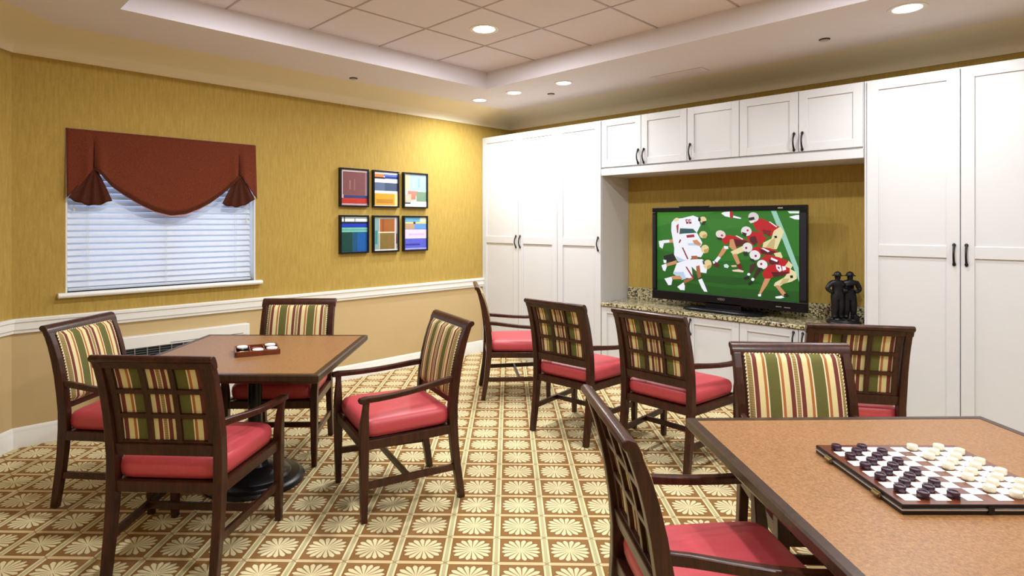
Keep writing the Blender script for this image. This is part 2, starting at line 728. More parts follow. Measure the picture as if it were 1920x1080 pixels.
bl = thing('window_blind', 'white horizontal slat blind lowered over the window behind the rust red valance', 'blind', (-0.055, (WY0 + WY1) / 2, WZ0))
b = MB()
pitch = 0.0457
z = 0.055
while z < hh - 0.06:
    w2, lean = 0.025, radians(62)
    dx, dz = w2 * cos(lean), w2 * sin(lean)
    # closed slat: lower edge towards the room
    b.bar([(0.0, -hw + 0.02, z), (0.0, hw - 0.03, z)], 0.05, 0.003, (cos(lean), 0, -sin(lean)))
    z += pitch
b.build('slats', M['blind'], bl)
b = MB()
b.box(-0.022, 0.022, -hw + 0.02, hw - 0.03, 0.004, 0.024)
b.build('bottom_rail', M['blind'], bl, 0.004)
b = MB()
b.box(-0.025, 0.025, -hw + 0.016, hw - 0.026, hh - 0.055, hh - 0.015)
b.build('head_rail', M['trim'], bl, 0.003)
for yy in (-hw + 0.14, -0.02, hw - 0.16):
    b = MB()
    for dy in (-0.006, 0.006):
        b.tube([(0.024, yy + dy, 0.02), (0.024, yy + dy, hh - 0.05)], 0.0012, 5)
    b.build('ladder_cord', M['trim'], bl)
for yy, zz in ((-hw + 0.055, 0.60), (hw - 0.07, 0.52)):
    b = MB()
    b.tube([(0.03, yy, zz), (0.03, yy, hh - 0.05)], 0.0018, 6)
    b.lathe([(0.002, 0.012), (0.006, 0.006), (0.006, -0.012), (0.002, -0.016)], (0.03, yy, zz), 10)
    b.build('pull_cord', M['ivory'], bl)

val = thing('window_valance', 'rust red swag valance with two gathered tails across the window top', 'curtain', (-0.004, WY0 + 0.003, WZ1 - 0.003))


def vz(y):      # lower edge of the front cloth, as depth under the top; y from the left of the opening
    pts = [(0.0, -0.495), (0.06, -0.43), (0.12, -0.34), (0.168, -0.275), (0.20, -0.30), (0.28, -0.395), (0.36, -0.455), (0.46, -0.52), (0.56, -0.572),
           (0.675, -0.602), (0.78, -0.588), (0.88, -0.545), (0.96, -0.50), (1.06, -0.425), (1.14, -0.35), (1.215, -0.265), (1.25, -0.31), (1.30, -0.39), (1.36, -0.47)]
    for (a, za), (c, zc) in zip(pts, pts[1:]):
        if y <= c:
            return za + (zc - za) * max(0.0, (y - a)) / (c - a)
    return pts[-1][1]


W = WY1 - WY0 - 0.006
ap = (0.168, 1.215)


def vx(y, f):
    # cloth bulges a little towards the room, pinched at the two pleats, folds low in the swag
    x = 0.012 + 0.03 * f
    for a in ap:
        d = abs(y - a)
        x -= 0.022 * f * math.exp(-(d / 0.018) ** 2)
        x += 0.012 * f * math.exp(-((d - 0.04) / 0.03) ** 2)
    c = abs(y - 0.69) / 0.5
    if c < 1:
        x += 0.018 * (1 - c * c) * f * f
        x += 0.004 * sin(f * 26 + c * 5) * (1 - c) * f
    return x


def sheet(fx, fz, us, vs, th):
    bb = MB()
    g = [[bb.bm.verts.new((fx(u, v), u, fz(u, v))) for v in vs] for u in us]
    for i in range(len(us) - 1):
        for j in range(len(vs) - 1):
            bb.bm.faces.new((g[i][j], g[i + 1][j], g[i + 1][j + 1], g[i][j + 1]))
    return bb


us = sorted(set([W * i / 90 for i in range(91)] + list(ap)))
vs = [j / 16 for j in range(17)]
b = sheet(lambda u, v: vx(u, v), lambda u, v: vz(u) * v, us, vs, 0.003)
o = b.build('swag_panel', M['rust_cloth'], val, smooth=60)
md = o.modifiers.new('solid', 'SOLIDIFY')
md.thickness = 0.004
# rolled lower hem of the swag
hem = [(vx(u, 1) + 0.003, u, vz(u) - 0.004) for u in [ap[0] + (ap[1] - ap[0]) * i / 40 for i in range(41)]]
b = MB()
b.bar(hem, 0.006, 0.022, (1, 0, 0))
b.build('swag_hem', M['rust_dark'], val, 0.003, smooth=50)
b = MB()
lo = [(vx(u, 1) - 0.006, u, vz(u) - 0.014) for u in [ap[0] + 0.03 + (ap[1] - ap[0] - 0.12) * i / 30 for i in range(31)]]
b.bar(lo, 0.004, [0.004 + 0.020 * sin(pi * i / 30) for i in range(31)], (1, 0, 0))
b.build('lining_hem', M['rust_pink'], val)
# pleat ridges above each tail
for a, zt in ((ap[0], -0.06), (ap[1], -0.085)):
    b = MB()
    b.tube([(vx(a + 0.01, 0.2) + 0.004, a + 0.003, zt), (vx(a + 0.01, 0.6) + 0.002, a + 0.003, (zt - 0.27) / 2), (0.034, a + 0.002, -0.272)], [0.001, 0.004, 0.007], 6)
    b.build('pleat', M['rust_dark'], val, smooth=60)
# fan shaped tails
for a, w0, w1, zl, zr, apz in ((ap[0], -0.158, 0.112, -0.495, -0.505, -0.278), (ap[1], -0.150, 0.130, -0.515, -0.465, -0.268)):
    b = MB()
    nu, nv = 56, 14
    g = []
    for i in range(nu + 1):
        s = i / nu
        row = []
        for j in range(nv + 1):
            f = j / nv
            yb_ = a + w0 + (w1 - w0) * s
            zb_ = zl + (zr - zl) * s - 0.045 * sin(pi * s) - 0.008 * sin(s * 3.5 * pi) ** 2
            yy = a + (yb_ - a) * (0.06 + 0.94 * f ** 0.85)
            zz = apz + (zb_ - apz) * f
            xx = 0.030 + 0.010 * f + 0.013 * f * cos(s * 7 * pi) * (1 - 0.3 * f)
            row.append(b.bm.verts.new((xx, yy, zz)))
        g.append(row)
    for i in range(nu):
        for j in range(nv):
            b.bm.faces.new((g[i][j], g[i + 1][j], g[i + 1][j + 1], g[i][j + 1]))
    o = b.build('gathered_tail', M['rust_dark'], val, smooth=70)
    md = o.modifiers.new('solid', 'SOLIDIFY')
    md.thickness = 0.004

# ------------------------------------------------------------------ convector cover under the window
cv = thing('convector_cover', 'white wall heater cover with dark top grille below the window sill', 'heater', (0.0, -3.82, 0.0))
b = MB()
L, D = 0.53, 0.075
b.box(0.018, D, -L, L, 0.03, 0.50)
b.box(0.018, D, -L, L, 0.585, 0.675)
b.box(0.018, D, -L, -L + 0.05, 0.50, 0.585)
b.box(0.018, D, L - 0.14, L, 0.50, 0.585)
b.box(0.001, 0.03, -L, L, 0.03, 0.675)
b.build('housing', M['trim'], cv, 0.004)
b = MB()
for k in range(5):
    z = 0.507 + k * 0.0175
    b.box(0.035, D - 0.006, -L + 0.05, L - 0.14, z, z + 0.008)
b.box(0.03, 0.036, -L + 0.05, L - 0.14, 0.50, 0.585)
b.build('grille_slats', M['vent'], cv)
y = -L + 0.11
while y < L - 0.15:
    b = MB()
    b.box(D - 0.012, D - 0.002, y - 0.003, y + 0.003, 0.50, 0.585)
    b.build('grille_divider', M['silver'], cv)
    y += 0.085
b = MB()
b.box(D - 0.001, D + 0.0015, L - 0.62, L - 0.055, 0.597, 0.601)  # dark strip stands in for the shadow line on the housing front
b.build('shadow_line', M['vent'], cv)

# ------------------------------------------------------------------ six framed pictures
PIC = [
    # (label, [(u0, u1, v0, v1, colour) ...]) u from left, v from top, 0..1
    ('black framed mauve abstract with a red band, top left of six pictures', [
        (0, 1, 0, 1, (126, 82, 84)), (0, 1, 0, .05, (220, 200, 205)), (0, .08, .0, .80, (196, 178, 190)), (.06, .95, .06, .70, (118, 70, 72)), (.92, 1, .05, .95, (160, 130, 150)),
        (.30, .36, .30, .55, (146, 98, 96)), (.48, .53, .26, .58, (140, 92, 92)), (.1, 1, .72, .80, (48, 52, 104)), (.02, 1, .80, .94, (176, 44, 30)), (0, 1, .95, 1, (190, 150, 160))]),
    ('black framed abstract of navy bands over a mustard block, top middle of six', [
        (0, 1, 0, 1, (232, 230, 236)), (0, .4, .06, .15, (214, 120, 62)), (.4, 1, .06, .12, (90, 110, 180)), (.45, 1, .12, .19, (32, 52, 124)), (0, .45, .15, .20, (30, 28, 40)),
        (0, 1, .31, .55, (84, 100, 126)), (.45, 1, .31, .55, (66, 78, 106)), (0, .88, .63, .98, (196, 150, 40)), (.1, .8, .80, .92, (178, 120, 40)), (.88, 1, .60, 1, (240, 222, 150))]),
    ('black framed pale blue abstract with a coral patch, top right of six', [
        (0, 1, 0, 1, (170, 182, 180)), (0, .28, 0, .48, (190, 180, 148)), (.24, 1, .02, .50, (150, 178, 202)), (.36, .44, .16, .42, (176, 198, 214)), (.62, .70, .12, .40, (128, 160, 196)),
        (.15, .62, .52, .66, (216, 120, 104)), (.24, .5, .66, .78, (212, 112, 96)), (.55, 1, .54, .84, (108, 136, 112)), (0, .3, .62, .86, (176, 172, 150)), (.3, 1, .84, 1, (236, 234, 226)), (0, .3, .92, 1, (236, 234, 226)), (.0, .26, .88, .91, (40, 30, 28))]),
    ('black framed abstract with green and royal blue blocks, bottom left of six', [
        (0, 1, 0, 1, (18, 84, 154)), (0, .5, .42, 1, (14, 62, 54)), (.42, .62, .42, 1, (16, 78, 110)), (0, 1, 0, .04, (180, 196, 190)), (0, 1, .05, .14, (226, 228, 220)), (.1, .14, 0, .14, (40, 60, 60)), (.5, .54, .05, .14, (120, 150, 150)),
        (0, 1, .15, .20, (16, 26, 40)), (0, 1, .20, .30, (24, 52, 176)), (0, 1, .31, .44, (112, 180, 164)), (0, 1, .36, .39, (80, 150, 140))]),
    ('black framed abstract with rust and olive blocks, bottom middle of six', [
        (0, 1, 0, 1, (150, 158, 150)), (0, .2, .05, .95, (120, 156, 160)), (.04, .14, .4, .8, (60, 126, 130)), (.24, .86, .06, .45, (150, 88, 38)), (.24, .86, .48, .98, (118, 98, 48)), (.34, .40, .06, .45, (134, 70, 30)), (.6, .66, .5, .98, (136, 92, 44)),
        (.16, .9, .44, .475, (214, 200, 170)), (.20, .235, .05, .95, (206, 190, 170)), (.87, .93, 0, 1, (210, 184, 190)), (.94, .98, .5, .8, (50, 44, 40)), (0, 1, .96, 1, (196, 200, 196))]),
    ('black framed blue and lilac banded abstract, bottom right of six', [
        (0, 1, 0, 1, (92, 110, 200)), (0, .7, 0, .14, (98, 158, 192)), (.7, 1, 0, .14, (200, 204, 180)), (0, 1, .15, .20, (226, 200, 96)), (.4, .5, .14, .22, (50, 50, 60)), (0, .45, .21, .37, (168, 140, 110)), (.45, 1, .21, .37, (92, 136, 208)),
        (0, 1, .38, .66, (206, 188, 214)), (.2, .9, .50, .56, (188, 168, 202)), (0, 1, .67, 1, (82, 88, 186)), (.05, .7, .82, .87, (48, 50, 140)), (0, 1, .95, 1, (150, 150, 220))]),
]
pal = {}


def paint(c, gl=False):
    k = (c, gl)
    if k not in pal:
        if gl:
            pal[k] = glow('screen_%02x%02x%02x' % c, rgb(*c), SCREEN)
        else:
            pal[k] = plain('paint_%02x%02x%02x' % c, rgb(*c), 0.55, 0.3, vary=0.12, scale=30)
    return pal[k]


SCREEN = 0.95
cols = [(-2.403, -2.080), (-2.030, -1.712), (-1.656, -1.334)]
rows = [(1.692, 2.070), (1.235, 1.611)]
for r in range(2):
    for c in range(3):
        lab, rects = PIC[r * 3 + c]
        y0, y1 = cols[c]
        z0, z1 = rows[r]
        w, h = y1 - y0, z1 - z0
        p = thing('framed_picture', lab, 'picture', (0.001, (y0 + y1) / 2, z0), 0, 'six framed abstracts beside the window')
        b = MB()
        f = 0.016
        b.box(0.0, 0.038, -w / 2, w / 2, 0, f)
        b.box(0.0, 0.038, -w / 2, w / 2, h - f, h)
        b.box(0.0, 0.038, -w / 2, -w / 2 + f, f, h - f)
        b.box(0.0, 0.038, w / 2 - f, w / 2, f, h - f)
        b.box(0.0, 0.012, -w / 2 + f, w / 2 - f, f, h - f)
        b.build('frame', M['black'], p, 0.002)
        b = MB()
        mats = []
        iw, ih = w - 2 * f, h - 2 * f
        for i, (ua, ub, va, vb, cc) in enumerate(rects):
            m = paint(cc)
            if m not in mats:
                mats.append(m)
            x = 0.024 + i * 0.0002
            ya, yb_ = -iw / 2 + ua * iw, -iw / 2 + ub * iw
            za, zb_ = h - f - vb * ih, h - f - va * ih
            b.face([(x, ya, za), (x, yb_, za), (x, yb_, zb_), (x, ya, zb_)], mats.index(m))
        b.build('canvas', mats, p, recalc=False)

# ------------------------------------------------------------------ cabinets
YB = CAB_Y + 0.022       # front of the carcasses


def shaker(parent, x0, x1, z0, z1, mid=None, st=0.068, rail_h=0.068):
    """one framed door; x, z relative to the parent"""
    g = 0.0028
    x0, x1, z0, z1 = x0 + g, x1 - g, z0 + g, z1 - g
    ya, yb_ = CAB_Y, YB - 0.001
    bb = MB()
    bb.box(x0, x0 + st, ya, yb_, z0, z1)
    bb.box(x1 - st, x1, ya, yb_, z0, z1)
    bb.box(x0 + st, x1 - st, ya, yb_, z1 - rail_h, z1)
    bb.box(x0 + st, x1 - st, ya, yb_, z0, z0 + rail_h)
    if mid:
        bb.box(x0 + st, x1 - st, ya, yb_, mid[0], mid[1])
    bb.box(x0 + st - 0.004, x1 - st + 0.004, ya + 0.011, yb_, z0 + 0.02, z1 - 0.02)
    return bb.build('door', M['cabinet'], parent, 0.0015)


def pull(door, x, z, l=0.125):
    """curved iron bar pull, upright"""
    bb = MB()
    n = 12
    pts = [(x, CAB_Y - 0.006 - 0.024 * sin(pi * i / n), z - l / 2 + l * i / n) for i in range(n + 1)]
    bb.tube(pts, [0.0075 - 0.0015 * sin(pi * i / n) for i in range(n + 1)], 8)
    for s in (-1, 1):
        bb.ball((x, CAB_Y - 0.006, z + s * l / 2), 0.0105, 10, (1, 0.75, 1.25))
    return bb.build('handle', M['iron'], door, smooth=50)


ZCT = 2.549
TALL = 'tall white cupboards of the built-in wall'


def cabinet(name, label, x0, x1, z0, z1, group, y1=-0.002):
    t = thing(name, label, 'cabinet', (x0, 0, z0), 0, group)
    bb = MB()
    bb.box(0.001, x1 - x0 - 0.001, YB, y1, 0, z1 - z0)
    bb.build('carcass', M['cabinet'], t, 0.001)
    return t


def tall(x0, x1, doors, label):
    t = cabinet('tall_cabinet', label, x0, x1, 0.0, ZCT, TALL)
    for a, c, hside in doors:
        d = shaker(t, a - x0, c - x0, 0.09, ZCT - 0.004, (1.302, 1.38), 0.07, 0.07)
        hx = (a - x0 + 0.032) if hside < 0 else (c - x0 - 0.032)
        pull(d, hx, 1.325)
    return t


tall(0.003, 1.157, [(0.003, 0.592, 1), (0.592, 1.157, -1)], 'tall white two-door cabinet in the corner beside the yellow window wall')
tall(1.157, 1.713, [(1.157, 1.713, 1)], 'tall white single-door cabinet between the corner cabinet and the television niche')
tall(3.984, 5.066, [(4.004, 4.536, 1), (4.536, 5.066, -1)], 'tall white two-door cabinet right of the statue and the television niche')

UP = [((1.717, 2.165, 1), (2.165, 2.626, -1)), ((2.626, 3.088, -1),), ((3.088, 3.546, 1), (3.546, 3.982, -1))]
ULAB = ['white two-door wall cabinet over the left end of the television niche',
        'white single-door wall cabinet over the middle of the television niche',
        'white two-door wall cabinet over the right end of the television niche']
for doors, lab in zip(UP, ULAB):
    x0, x1 = doors[0][0], doors[-1][1]
    t = cabinet('wall_cabinet', lab, x0, x1, 2.066, ZCT, 'white wall cabinets over the television')
    for a, c, hs in doors:
        d = shaker(t, a - x0, c - x0, 2.078 - 2.066, ZCT - 2.066 - 0.003, None, 0.062, 0.062)
        pull(d, (a - x0 + 0.03) if hs < 0 else (c - x0 - 0.03), 2.158 - 2.066)
b = MB()
b.box(1.717, 3.982, CAB_Y, -0.002, 2.0, 2.064)
tag(b.build('soffit_board', M['cabinet'], None, 0.002), 'white board running under the three wall cabinets above the television', 'trim board')

BLAB = ['white two-door base cabinet under the left end of the granite counter',
        'white single-door base cabinet under the middle of the granite counter',
        'white two-door base cabinet under the right end of the granite counter']
for doors, lab in zip(UP, BLAB):
    x0, x1 = doors[0][0], doors[-1][1]
    t = thing('base_cabinet', lab, 'cabinet', (x0, 0, 0), 0, 'white base cabinets under the granite counter')
    b = MB()
    b.box(0.001, x1 - x0 - 0.001, YB, -0.002, 0.09, 0.718)
    b.box(0.001, x1 - x0 - 0.001, YB + 0.06, -0.05, 0.0, 0.09)
    b.build('carcass', M['cabinet'], t, 0.001)
    for a, c, hs in doors:
        d = shaker(t, a - x0, c - x0, 0.10, 0.715, None, 0.062, 0.062)
        pull(d, (a - x0 + 0.034) if hs < 0 else (c - x0 - 0.034), 0.625)

ct = thing('granite_countertop', 'speckled beige and black granite counter under the television', 'countertop', (1.717, 0, 0.72))
b = MB()
b.box(0.0, 2.263, CAB_Y - 0.016, -0.002, 0.0, 0.031)
b.build('slab', M['granite'], ct, 0.004)
b = MB()
b.box(0.001, 2.262, -0.022, -0.002, 0.0315, 0.15)
b.build('backsplash', M['granite'], ct, 0.002)
ZCTR = 0.751

# ------------------------------------------------------------------ television with a football picture
TVY = -0.275
tv = thing('television', 'large black flat television showing an american football game', 'television', (2.85, TVY, ZCTR))


def uv_tv(u, v):
    """photo position -> x, z on the television's front plane (relative to its base)"""
    k = (u - U0) / F_PX
    a = radians(YAW)
    dy = cos(a) + k * sin(a)
    fwd = (TVY + 5.369) / dy
    x = 5.179 + fwd * (-sin(a) + k * cos(a))
    z = CAM_H - (v - V0) * fwd / F_PX
    return x - 2.85, z - ZCTR


TX_0, TX_1, TZ_0, TZ_1 = -0.696, 0.690, 0.062, 0.928
SX0, SX1, SZ0, SZ1 = -0.656, 0.628, 0.142, 0.884
b = MB()
b.box(TX_0, TX_1, 0.0, 0.035, TZ_0, SZ0)
b.box(TX_0, TX_1, 0.0, 0.035, SZ1, TZ_1)
b.box(TX_0, SX0, 0.0, 0.035, SZ0, SZ1)
b.box(SX1, TX_1, 0.0, 0.035, SZ0, SZ1)
b.build('bezel', M['black'], tv, 0.004)
b = MB()
b.box(TX_0 + 0.01, TX_1 - 0.01, 0.0355, 0.06, TZ_0 + 0.01, TZ_1 - 0.01)
b.box(TX_0 + 0.15, TX_1 - 0.15, 0.06, 0.10, TZ_0 + 0.06, TZ_1 - 0.1)
b.build('back_cover', M['black'], tv, 0.01)
b = MB()
st = []
for k in range(24):
    a = 2 * pi * k / 24
    st.append((0.36 * math.copysign(abs(cos(a)) ** 0.6, cos(a)), 0.02 + 0.145 * math.copysign(abs(sin(a)) ** 0.6, sin(a))))
b.loft([[(p * s, 0.02 + (q - 0.02) * s, z) for p, q in st] for s, z in ((1, 0.001), (1, 0.016), (0.96, 0.024))])
b.box(-0.16, 0.16, 0.0, 0.05, 0.02, 0.075)
b.build('stand', M['black'], tv, smooth=40)
b = MB()
b.box(TX_0 + 0.28, TX_0 + 0.56, -0.004, 0.03, TZ_1, TZ_1 + 0.008)
b.box(SX1 + 0.008, TX_1 - 0.008, -0.0015, 0.001, SZ0 + 0.02, SZ1 - 0.02)
b.box(TX_0 + 0.006, SX0 - 0.006, -0.0015, 0.001, SZ0 + 0.02, SZ1 - 0.02)
b.build('speaker_strip', plain('dark_blue_mesh', rgb(16, 18, 30), 0.4), tv)

pics = MB()
scr_m = []
LAYER = [0]


def scr(c):
    m = paint(c, True)
    if m not in scr_m:
        scr_m.append(m)
    return scr_m.index(m)


def clampz(x, z):
    return min(max(x, SX0), SX1), min(max(z, SZ0), SZ1)


def P(c, pts):
    """polygon in the coordinates of a x4 enlargement of the photo that starts at 1180, 350"""
    LAYER[0] += 1
    y = 0.0225 - LAYER[0] * 0.00012
    q = [clampz(*uv_tv(1180 + a / 4, 350 + d / 4)) for a, d in pts]
    pics.face([(x, y, z) for x, z in q], scr(c))


def EL(c, cx, cy, rx, ry, rot=0, n=18):
    a = radians(rot)
    P(c, [(cx + rx * cos(t) * cos(a) - ry * sin(t) * sin(a), cy + rx * cos(t) * sin(a) + ry * sin(t) * cos(a)) for t in [2 * pi * k / n for k in range(n)]])


GR, GR2, GR3 = (38, 112, 28), (28, 96, 22), (22, 80, 18)
pics.face([(SX0, 0.0226, SZ0), (SX1, 0.0226, SZ0), (SX1, 0.0226, SZ1), (SX0, 0.0226, SZ1)], scr(GR))
P(GR2, [(195, 470), (700, 560), (1280, 520), (1280, 870), (195, 780)])
P((52, 126, 34), [(195, 180), (640, 180), (420, 240), (195, 300)])
P((46, 120, 32), [(560, 250), (900, 230), (840, 300), (600, 330)])
P(GR3, [(195, 690), (700, 760), (1280, 790), (1280, 870), (195, 780)])
P(GR3, [(380, 650), (900, 690), (1000, 730), (760, 740), (420, 700)])
WH, BLW, GY = (240, 240, 248), (186, 206, 226), (150, 176, 196)
GD, GDD = (226, 206, 150), (190, 156, 96)
SK, SKD = (206, 142, 100), (164, 98, 64)
RD, RDD, MRN = (186, 18, 30), (128, 14, 26), (86, 14, 26)
CRM, CRD = (228, 214, 164), (196, 178, 120)
DK, BK = (40, 34, 36), (18, 22, 26)
# pitch markings
P((150, 200, 180), [(1055, 182), (1094, 182), (1168, 360), (1262, 610), (1268, 720), (1240, 650), (1130, 370)])
P(WH, [(1180, 184), (1276, 184), (1276, 200), (1195, 200)])
P(WH, [(1190, 226), (1240, 214), (1276, 212), (1276, 248), (1230, 244)])
P(WH, [(680, 200), (700, 190), (750, 186), (752, 232), (710, 222)])
P((176, 30, 40), [(745, 186), (766, 186), (772, 236), (746, 232)])
P(WH, [(772, 216), (832, 234), (826, 242), (770, 232)])
P((200, 224, 214), [(700, 586), (722, 580), (740, 596), (730, 612), (704, 606)])
# white team, far to near
P(SK, [(238, 404), (322, 394), (328, 420), (240, 424)])
P(WH, [(240, 402), (290, 398), (294, 418), (242, 426)])
P(WH, [(212, 408), (240, 404), (250, 430), (240, 466), (218, 452)])
P(BK, [(246, 520), (330, 500), (345, 560), (262, 566)])
P(WH, [(246, 548), (270, 552), (268, 574), (250, 572)])
P(WH, [(308, 270), (330, 242), (390, 236), (470, 216), (510, 232), (526, 290), (498, 346), (470, 316), (372, 316), (366, 360), (330, 470), (306, 330)])
P((40, 86, 90), [(372, 312), (470, 316), (476, 352), (376, 350)])
EL((236, 216, 168), 345, 248, 18, 14, -30)
P((170, 40, 60), [(344, 292), (362, 276), (358, 350), (350, 346)])
for dx in (0, 22):
    P((150, 24, 40), [(412 + dx, 246), (430 + dx, 244), (438 + dx, 276), (420 + dx, 280)])
    P(WH, [(420 + dx, 252), (428 + dx, 251), (432 + dx, 262), (424 + dx, 264)])
EL(GD, 545, 248, 26, 24, 20)
EL(BK, 518, 246, 10, 16, 0)
P(DK, [(540, 262), (570, 256), (556, 286), (536, 288)])
P(WH, [(326, 362), (400, 352), (500, 346), (540, 420), (530, 446), (430, 440), (336, 470)])
P(BLW, [(430, 426), (520, 420), (532, 446), (440, 450)])
P((160, 34, 60), [(420, 364), (478, 358), (482, 378), (424, 384)])
P(SK, [(466, 404), (500, 398), (532, 430), (520, 446), (480, 430)])
EL(GD, 547, 360, 30, 27, 10)
P(GDD, [(540, 364), (574, 356), (570, 386), (544, 388)])
P((120, 24, 40), [(372, 394), (382, 400), (370, 424), (362, 420)])
P(WH, [(330, 452), (420, 440), (520, 444), (548, 500), (530, 530), (470, 520), (440, 560), (356, 560), (328, 510)])
P(BLW, [(340, 520), (400, 548), (440, 556), (360, 564)])
P((140, 30, 54), [(386, 456), (396, 456), (436, 540), (428, 548)])
EL(GD, 560, 468, 30, 32, 10)
P(GDD, [(552, 474), (590, 462), (584, 494), (556, 500)])
P(SKD, [(456, 520), (500, 518), (512, 548), (466, 554)])
P(SK, [(264, 580), (346, 552), (350, 578), (270, 600)])
P(WH, [(234, 590), (268, 578), (274, 600), (262, 636), (246, 628)])
P(WH, [(350, 572), (440, 548), (540, 544), (580, 600), (570, 650), (500, 640), (460, 600), (470, 690), (410, 684), (388, 700), (322, 650)])
P(BLW, [(330, 640), (400, 640), (420, 690), (388, 700), (322, 654)])
P((150, 34, 60), [(414, 602), (424, 600), (476, 680), (466, 686)])
P(SK, [(310, 672), (372, 668), (394, 694), (318, 696)])
P(SKD, [(402, 700), (470, 680), (474, 694), (400, 732)])
P(WH, [(256, 690), (310, 676), (316, 700), (308, 738), (286, 740)])
P(WH, [(352, 752), (400, 718), (410, 746), (408, 778), (376, 776)])
EL(GD, 580, 584, 30, 36, 15)
P((60, 60, 90), [(540, 556), (556, 560), (560, 584), (548, 584)])
P(GDD, [(576, 596), (606, 584), (600, 612), (576, 618)])
P(SKD, [(494, 598), (520, 590), (532, 676), (510, 690), (498, 650)])
P(WH, [(510, 700), (538, 690), (560, 740), (580, 790), (556, 788), (536, 760)])
# red team, far to near
P(CRM, [(1080, 320), (1130, 300), (1154, 340), (1130, 400), (1100, 470), (990, 466), (1000, 420), (1060, 390)])
P(CRD, [(1060, 400), (1090, 380), (1080, 470), (1010, 466)])
P(BK, [(1080, 370), (1100, 368), (1104, 384), (1086, 388)])
P(RD, [(920, 270), (980, 236), (1060, 270), (1122, 302), (1080, 330), (1060, 372), (1010, 350), (940, 320)])
P(RDD, [(990, 320), (1060, 330), (1050, 376), (1000, 352)])
P(WH, [(1040, 262), (1050, 262), (1104, 300), (1096, 304)])
EL((216, 206, 206), 926, 228, 40, 36, 20)
P(DK, [(886, 234), (930, 226), (936, 246), (900, 256)])
P((230, 226, 220), [(890, 256), (936, 250), (930, 268), (904, 274)])
P(RD, [(870, 380), (910, 336), (990, 340), (1010, 380), (1034, 380), (980, 440), (960, 446), (960, 400), (920, 440)])
P(MRN, [(896, 380), (940, 368), (958, 420), (930, 440), (900, 410)])
EL((228, 220, 220), 872, 334, 40, 36, 15)
EL((170, 30, 40), 882, 328, 8, 8)
P(DK, [(838, 340), (876, 350), (868, 378), (846, 366)])
P(CRM, [(754, 488), (830, 452), (880, 430), (912, 440), (890, 470), (820, 500), (780, 520)])
P(SK, [(766, 510), (800, 502), (826, 572), (806, 590)])
P((110, 20, 34), [(804, 584), (832, 578), (846, 630), (816, 634)])
P((232, 208, 190), [(764, 626), (816, 620), (852, 632), (850, 644), (772, 636)])
P((206, 190, 150), [(758, 590), (796, 588), (800, 602), (764, 604)])
P(RD, [(688, 390), (730, 362), (780, 370), (880, 404), (900, 424), (820, 446), (790, 460), (760, 400), (730, 430), (700, 430)])
P(MRN, [(770, 390), (880, 408), (880, 430), (800, 452), (780, 430)])
P(WH, [(790, 368), (800, 366), (850, 392), (842, 398)])
P(SK, [(750, 396), (776, 392), (800, 470), (770, 476), (744, 450)])
P(SK, [(700, 450), (732, 462), (700, 510), (672, 536), (660, 520)])
P(WH, [(704, 444), (736, 448), (738, 468), (708, 468)])
P(WH, [(632, 556), (660, 522), (682, 534), (650, 572)])
EL((228, 214, 206), 680, 358, 38, 30, 20)
EL((170, 40, 56), 690, 366, 9, 8)
P(DK, [(648, 378), (690, 384), (690, 404), (656, 396)])
EL((96, 24, 34), 644, 584, 30, 16, 40)
P(WH, [(620, 560), (632, 558), (640, 572), (626, 580)])
P(CRM, [(1080, 500), (1130, 490), (1146, 530), (1110, 560)])
P(RD, [(906, 470), (950, 448), (1050, 462), (1112, 486), (1060, 512), (990, 510), (930, 490)])
P(MRN, [(970, 470), (1100, 486), (1060, 512), (990, 506)])
P(WH, [(984, 462), (1000, 460), (1050, 484), (1036, 492)])
EL((230, 222, 222), 882, 456, 38, 36, 20)
EL((164, 30, 40), 872, 460, 9, 9)
P(DK, [(846, 494), (880, 486), (886, 520), (858, 520)])
P(CRM, [(1150, 590), (1190, 556), (1222, 590), (1200, 632), (1164, 620)])
P(RD, [(980, 540), (1030, 510), (1120, 530), (1190, 560), (1160, 600), (1090, 590), (1040, 570)])
P(MRN, [(1040, 545), (1120, 560), (1110, 596), (1050, 580)])
P(WH, [(1060, 530), (1110, 552), (1104, 566), (1056, 546)])
EL((232, 226, 230), 938, 514, 42, 36, 25)
EL((164, 30, 40), 944, 520, 9, 9)
P(DK, [(898, 536), (930, 544), (938, 566), (906, 556)])
P((70, 36, 30), [(900, 590), (944, 570), (950, 600), (912, 650), (894, 660)])
P((60, 30, 26), [(950, 620), (1000, 600), (980, 640), (940, 690), (920, 690)])
EL(WH, 892, 658, 12, 10)
EL(WH, 922, 696, 12, 12)
P(BK, [(850, 684), (890, 668), (900, 690), (862, 700)])
P(BK, [(884, 726), (918, 706), (924, 726), (896, 744)])
P(CRM, [(1090, 720), (1160, 680), (1206, 620), (1246, 640), (1254, 690), (1216, 712), (1150, 730), (1110, 760), (1080, 742)])
P(CRD, [(1150, 690), (1200, 690), (1180, 720), (1120, 740)])
P(BK, [(1200, 668), (1222, 664), (1226, 684), (1206, 688)])
P(SK, [(1088, 742), (1120, 740), (1170, 800), (1150, 822)])
P(WH, [(1090, 826), (1140, 818), (1160, 832), (1130, 840), (1096, 838)])
P(BK, [(1154, 806), (1180, 800), (1196, 826), (1170, 830)])
P(RD, [(992, 650), (1040, 590), (1110, 580), (1200, 612), (1200, 650), (1150, 664), (1070, 680), (1050, 690), (1010, 690)])
P(MRN, [(1060, 640), (1150, 640), (1200, 640), (1150, 668), (1080, 680)])
P(WH, [(1096, 586), (1130, 590), (1142, 628), (1124, 640), (1100, 616)])
P(RD, [(1108, 600), (1122, 602), (1126, 620), (1112, 614)])
P(WH, [(1142, 596), (1168, 600), (1174, 622), (1148, 632)])
P(SK, [(1012, 690), (1056, 690), (1030, 740), (980, 812), (970, 800)])
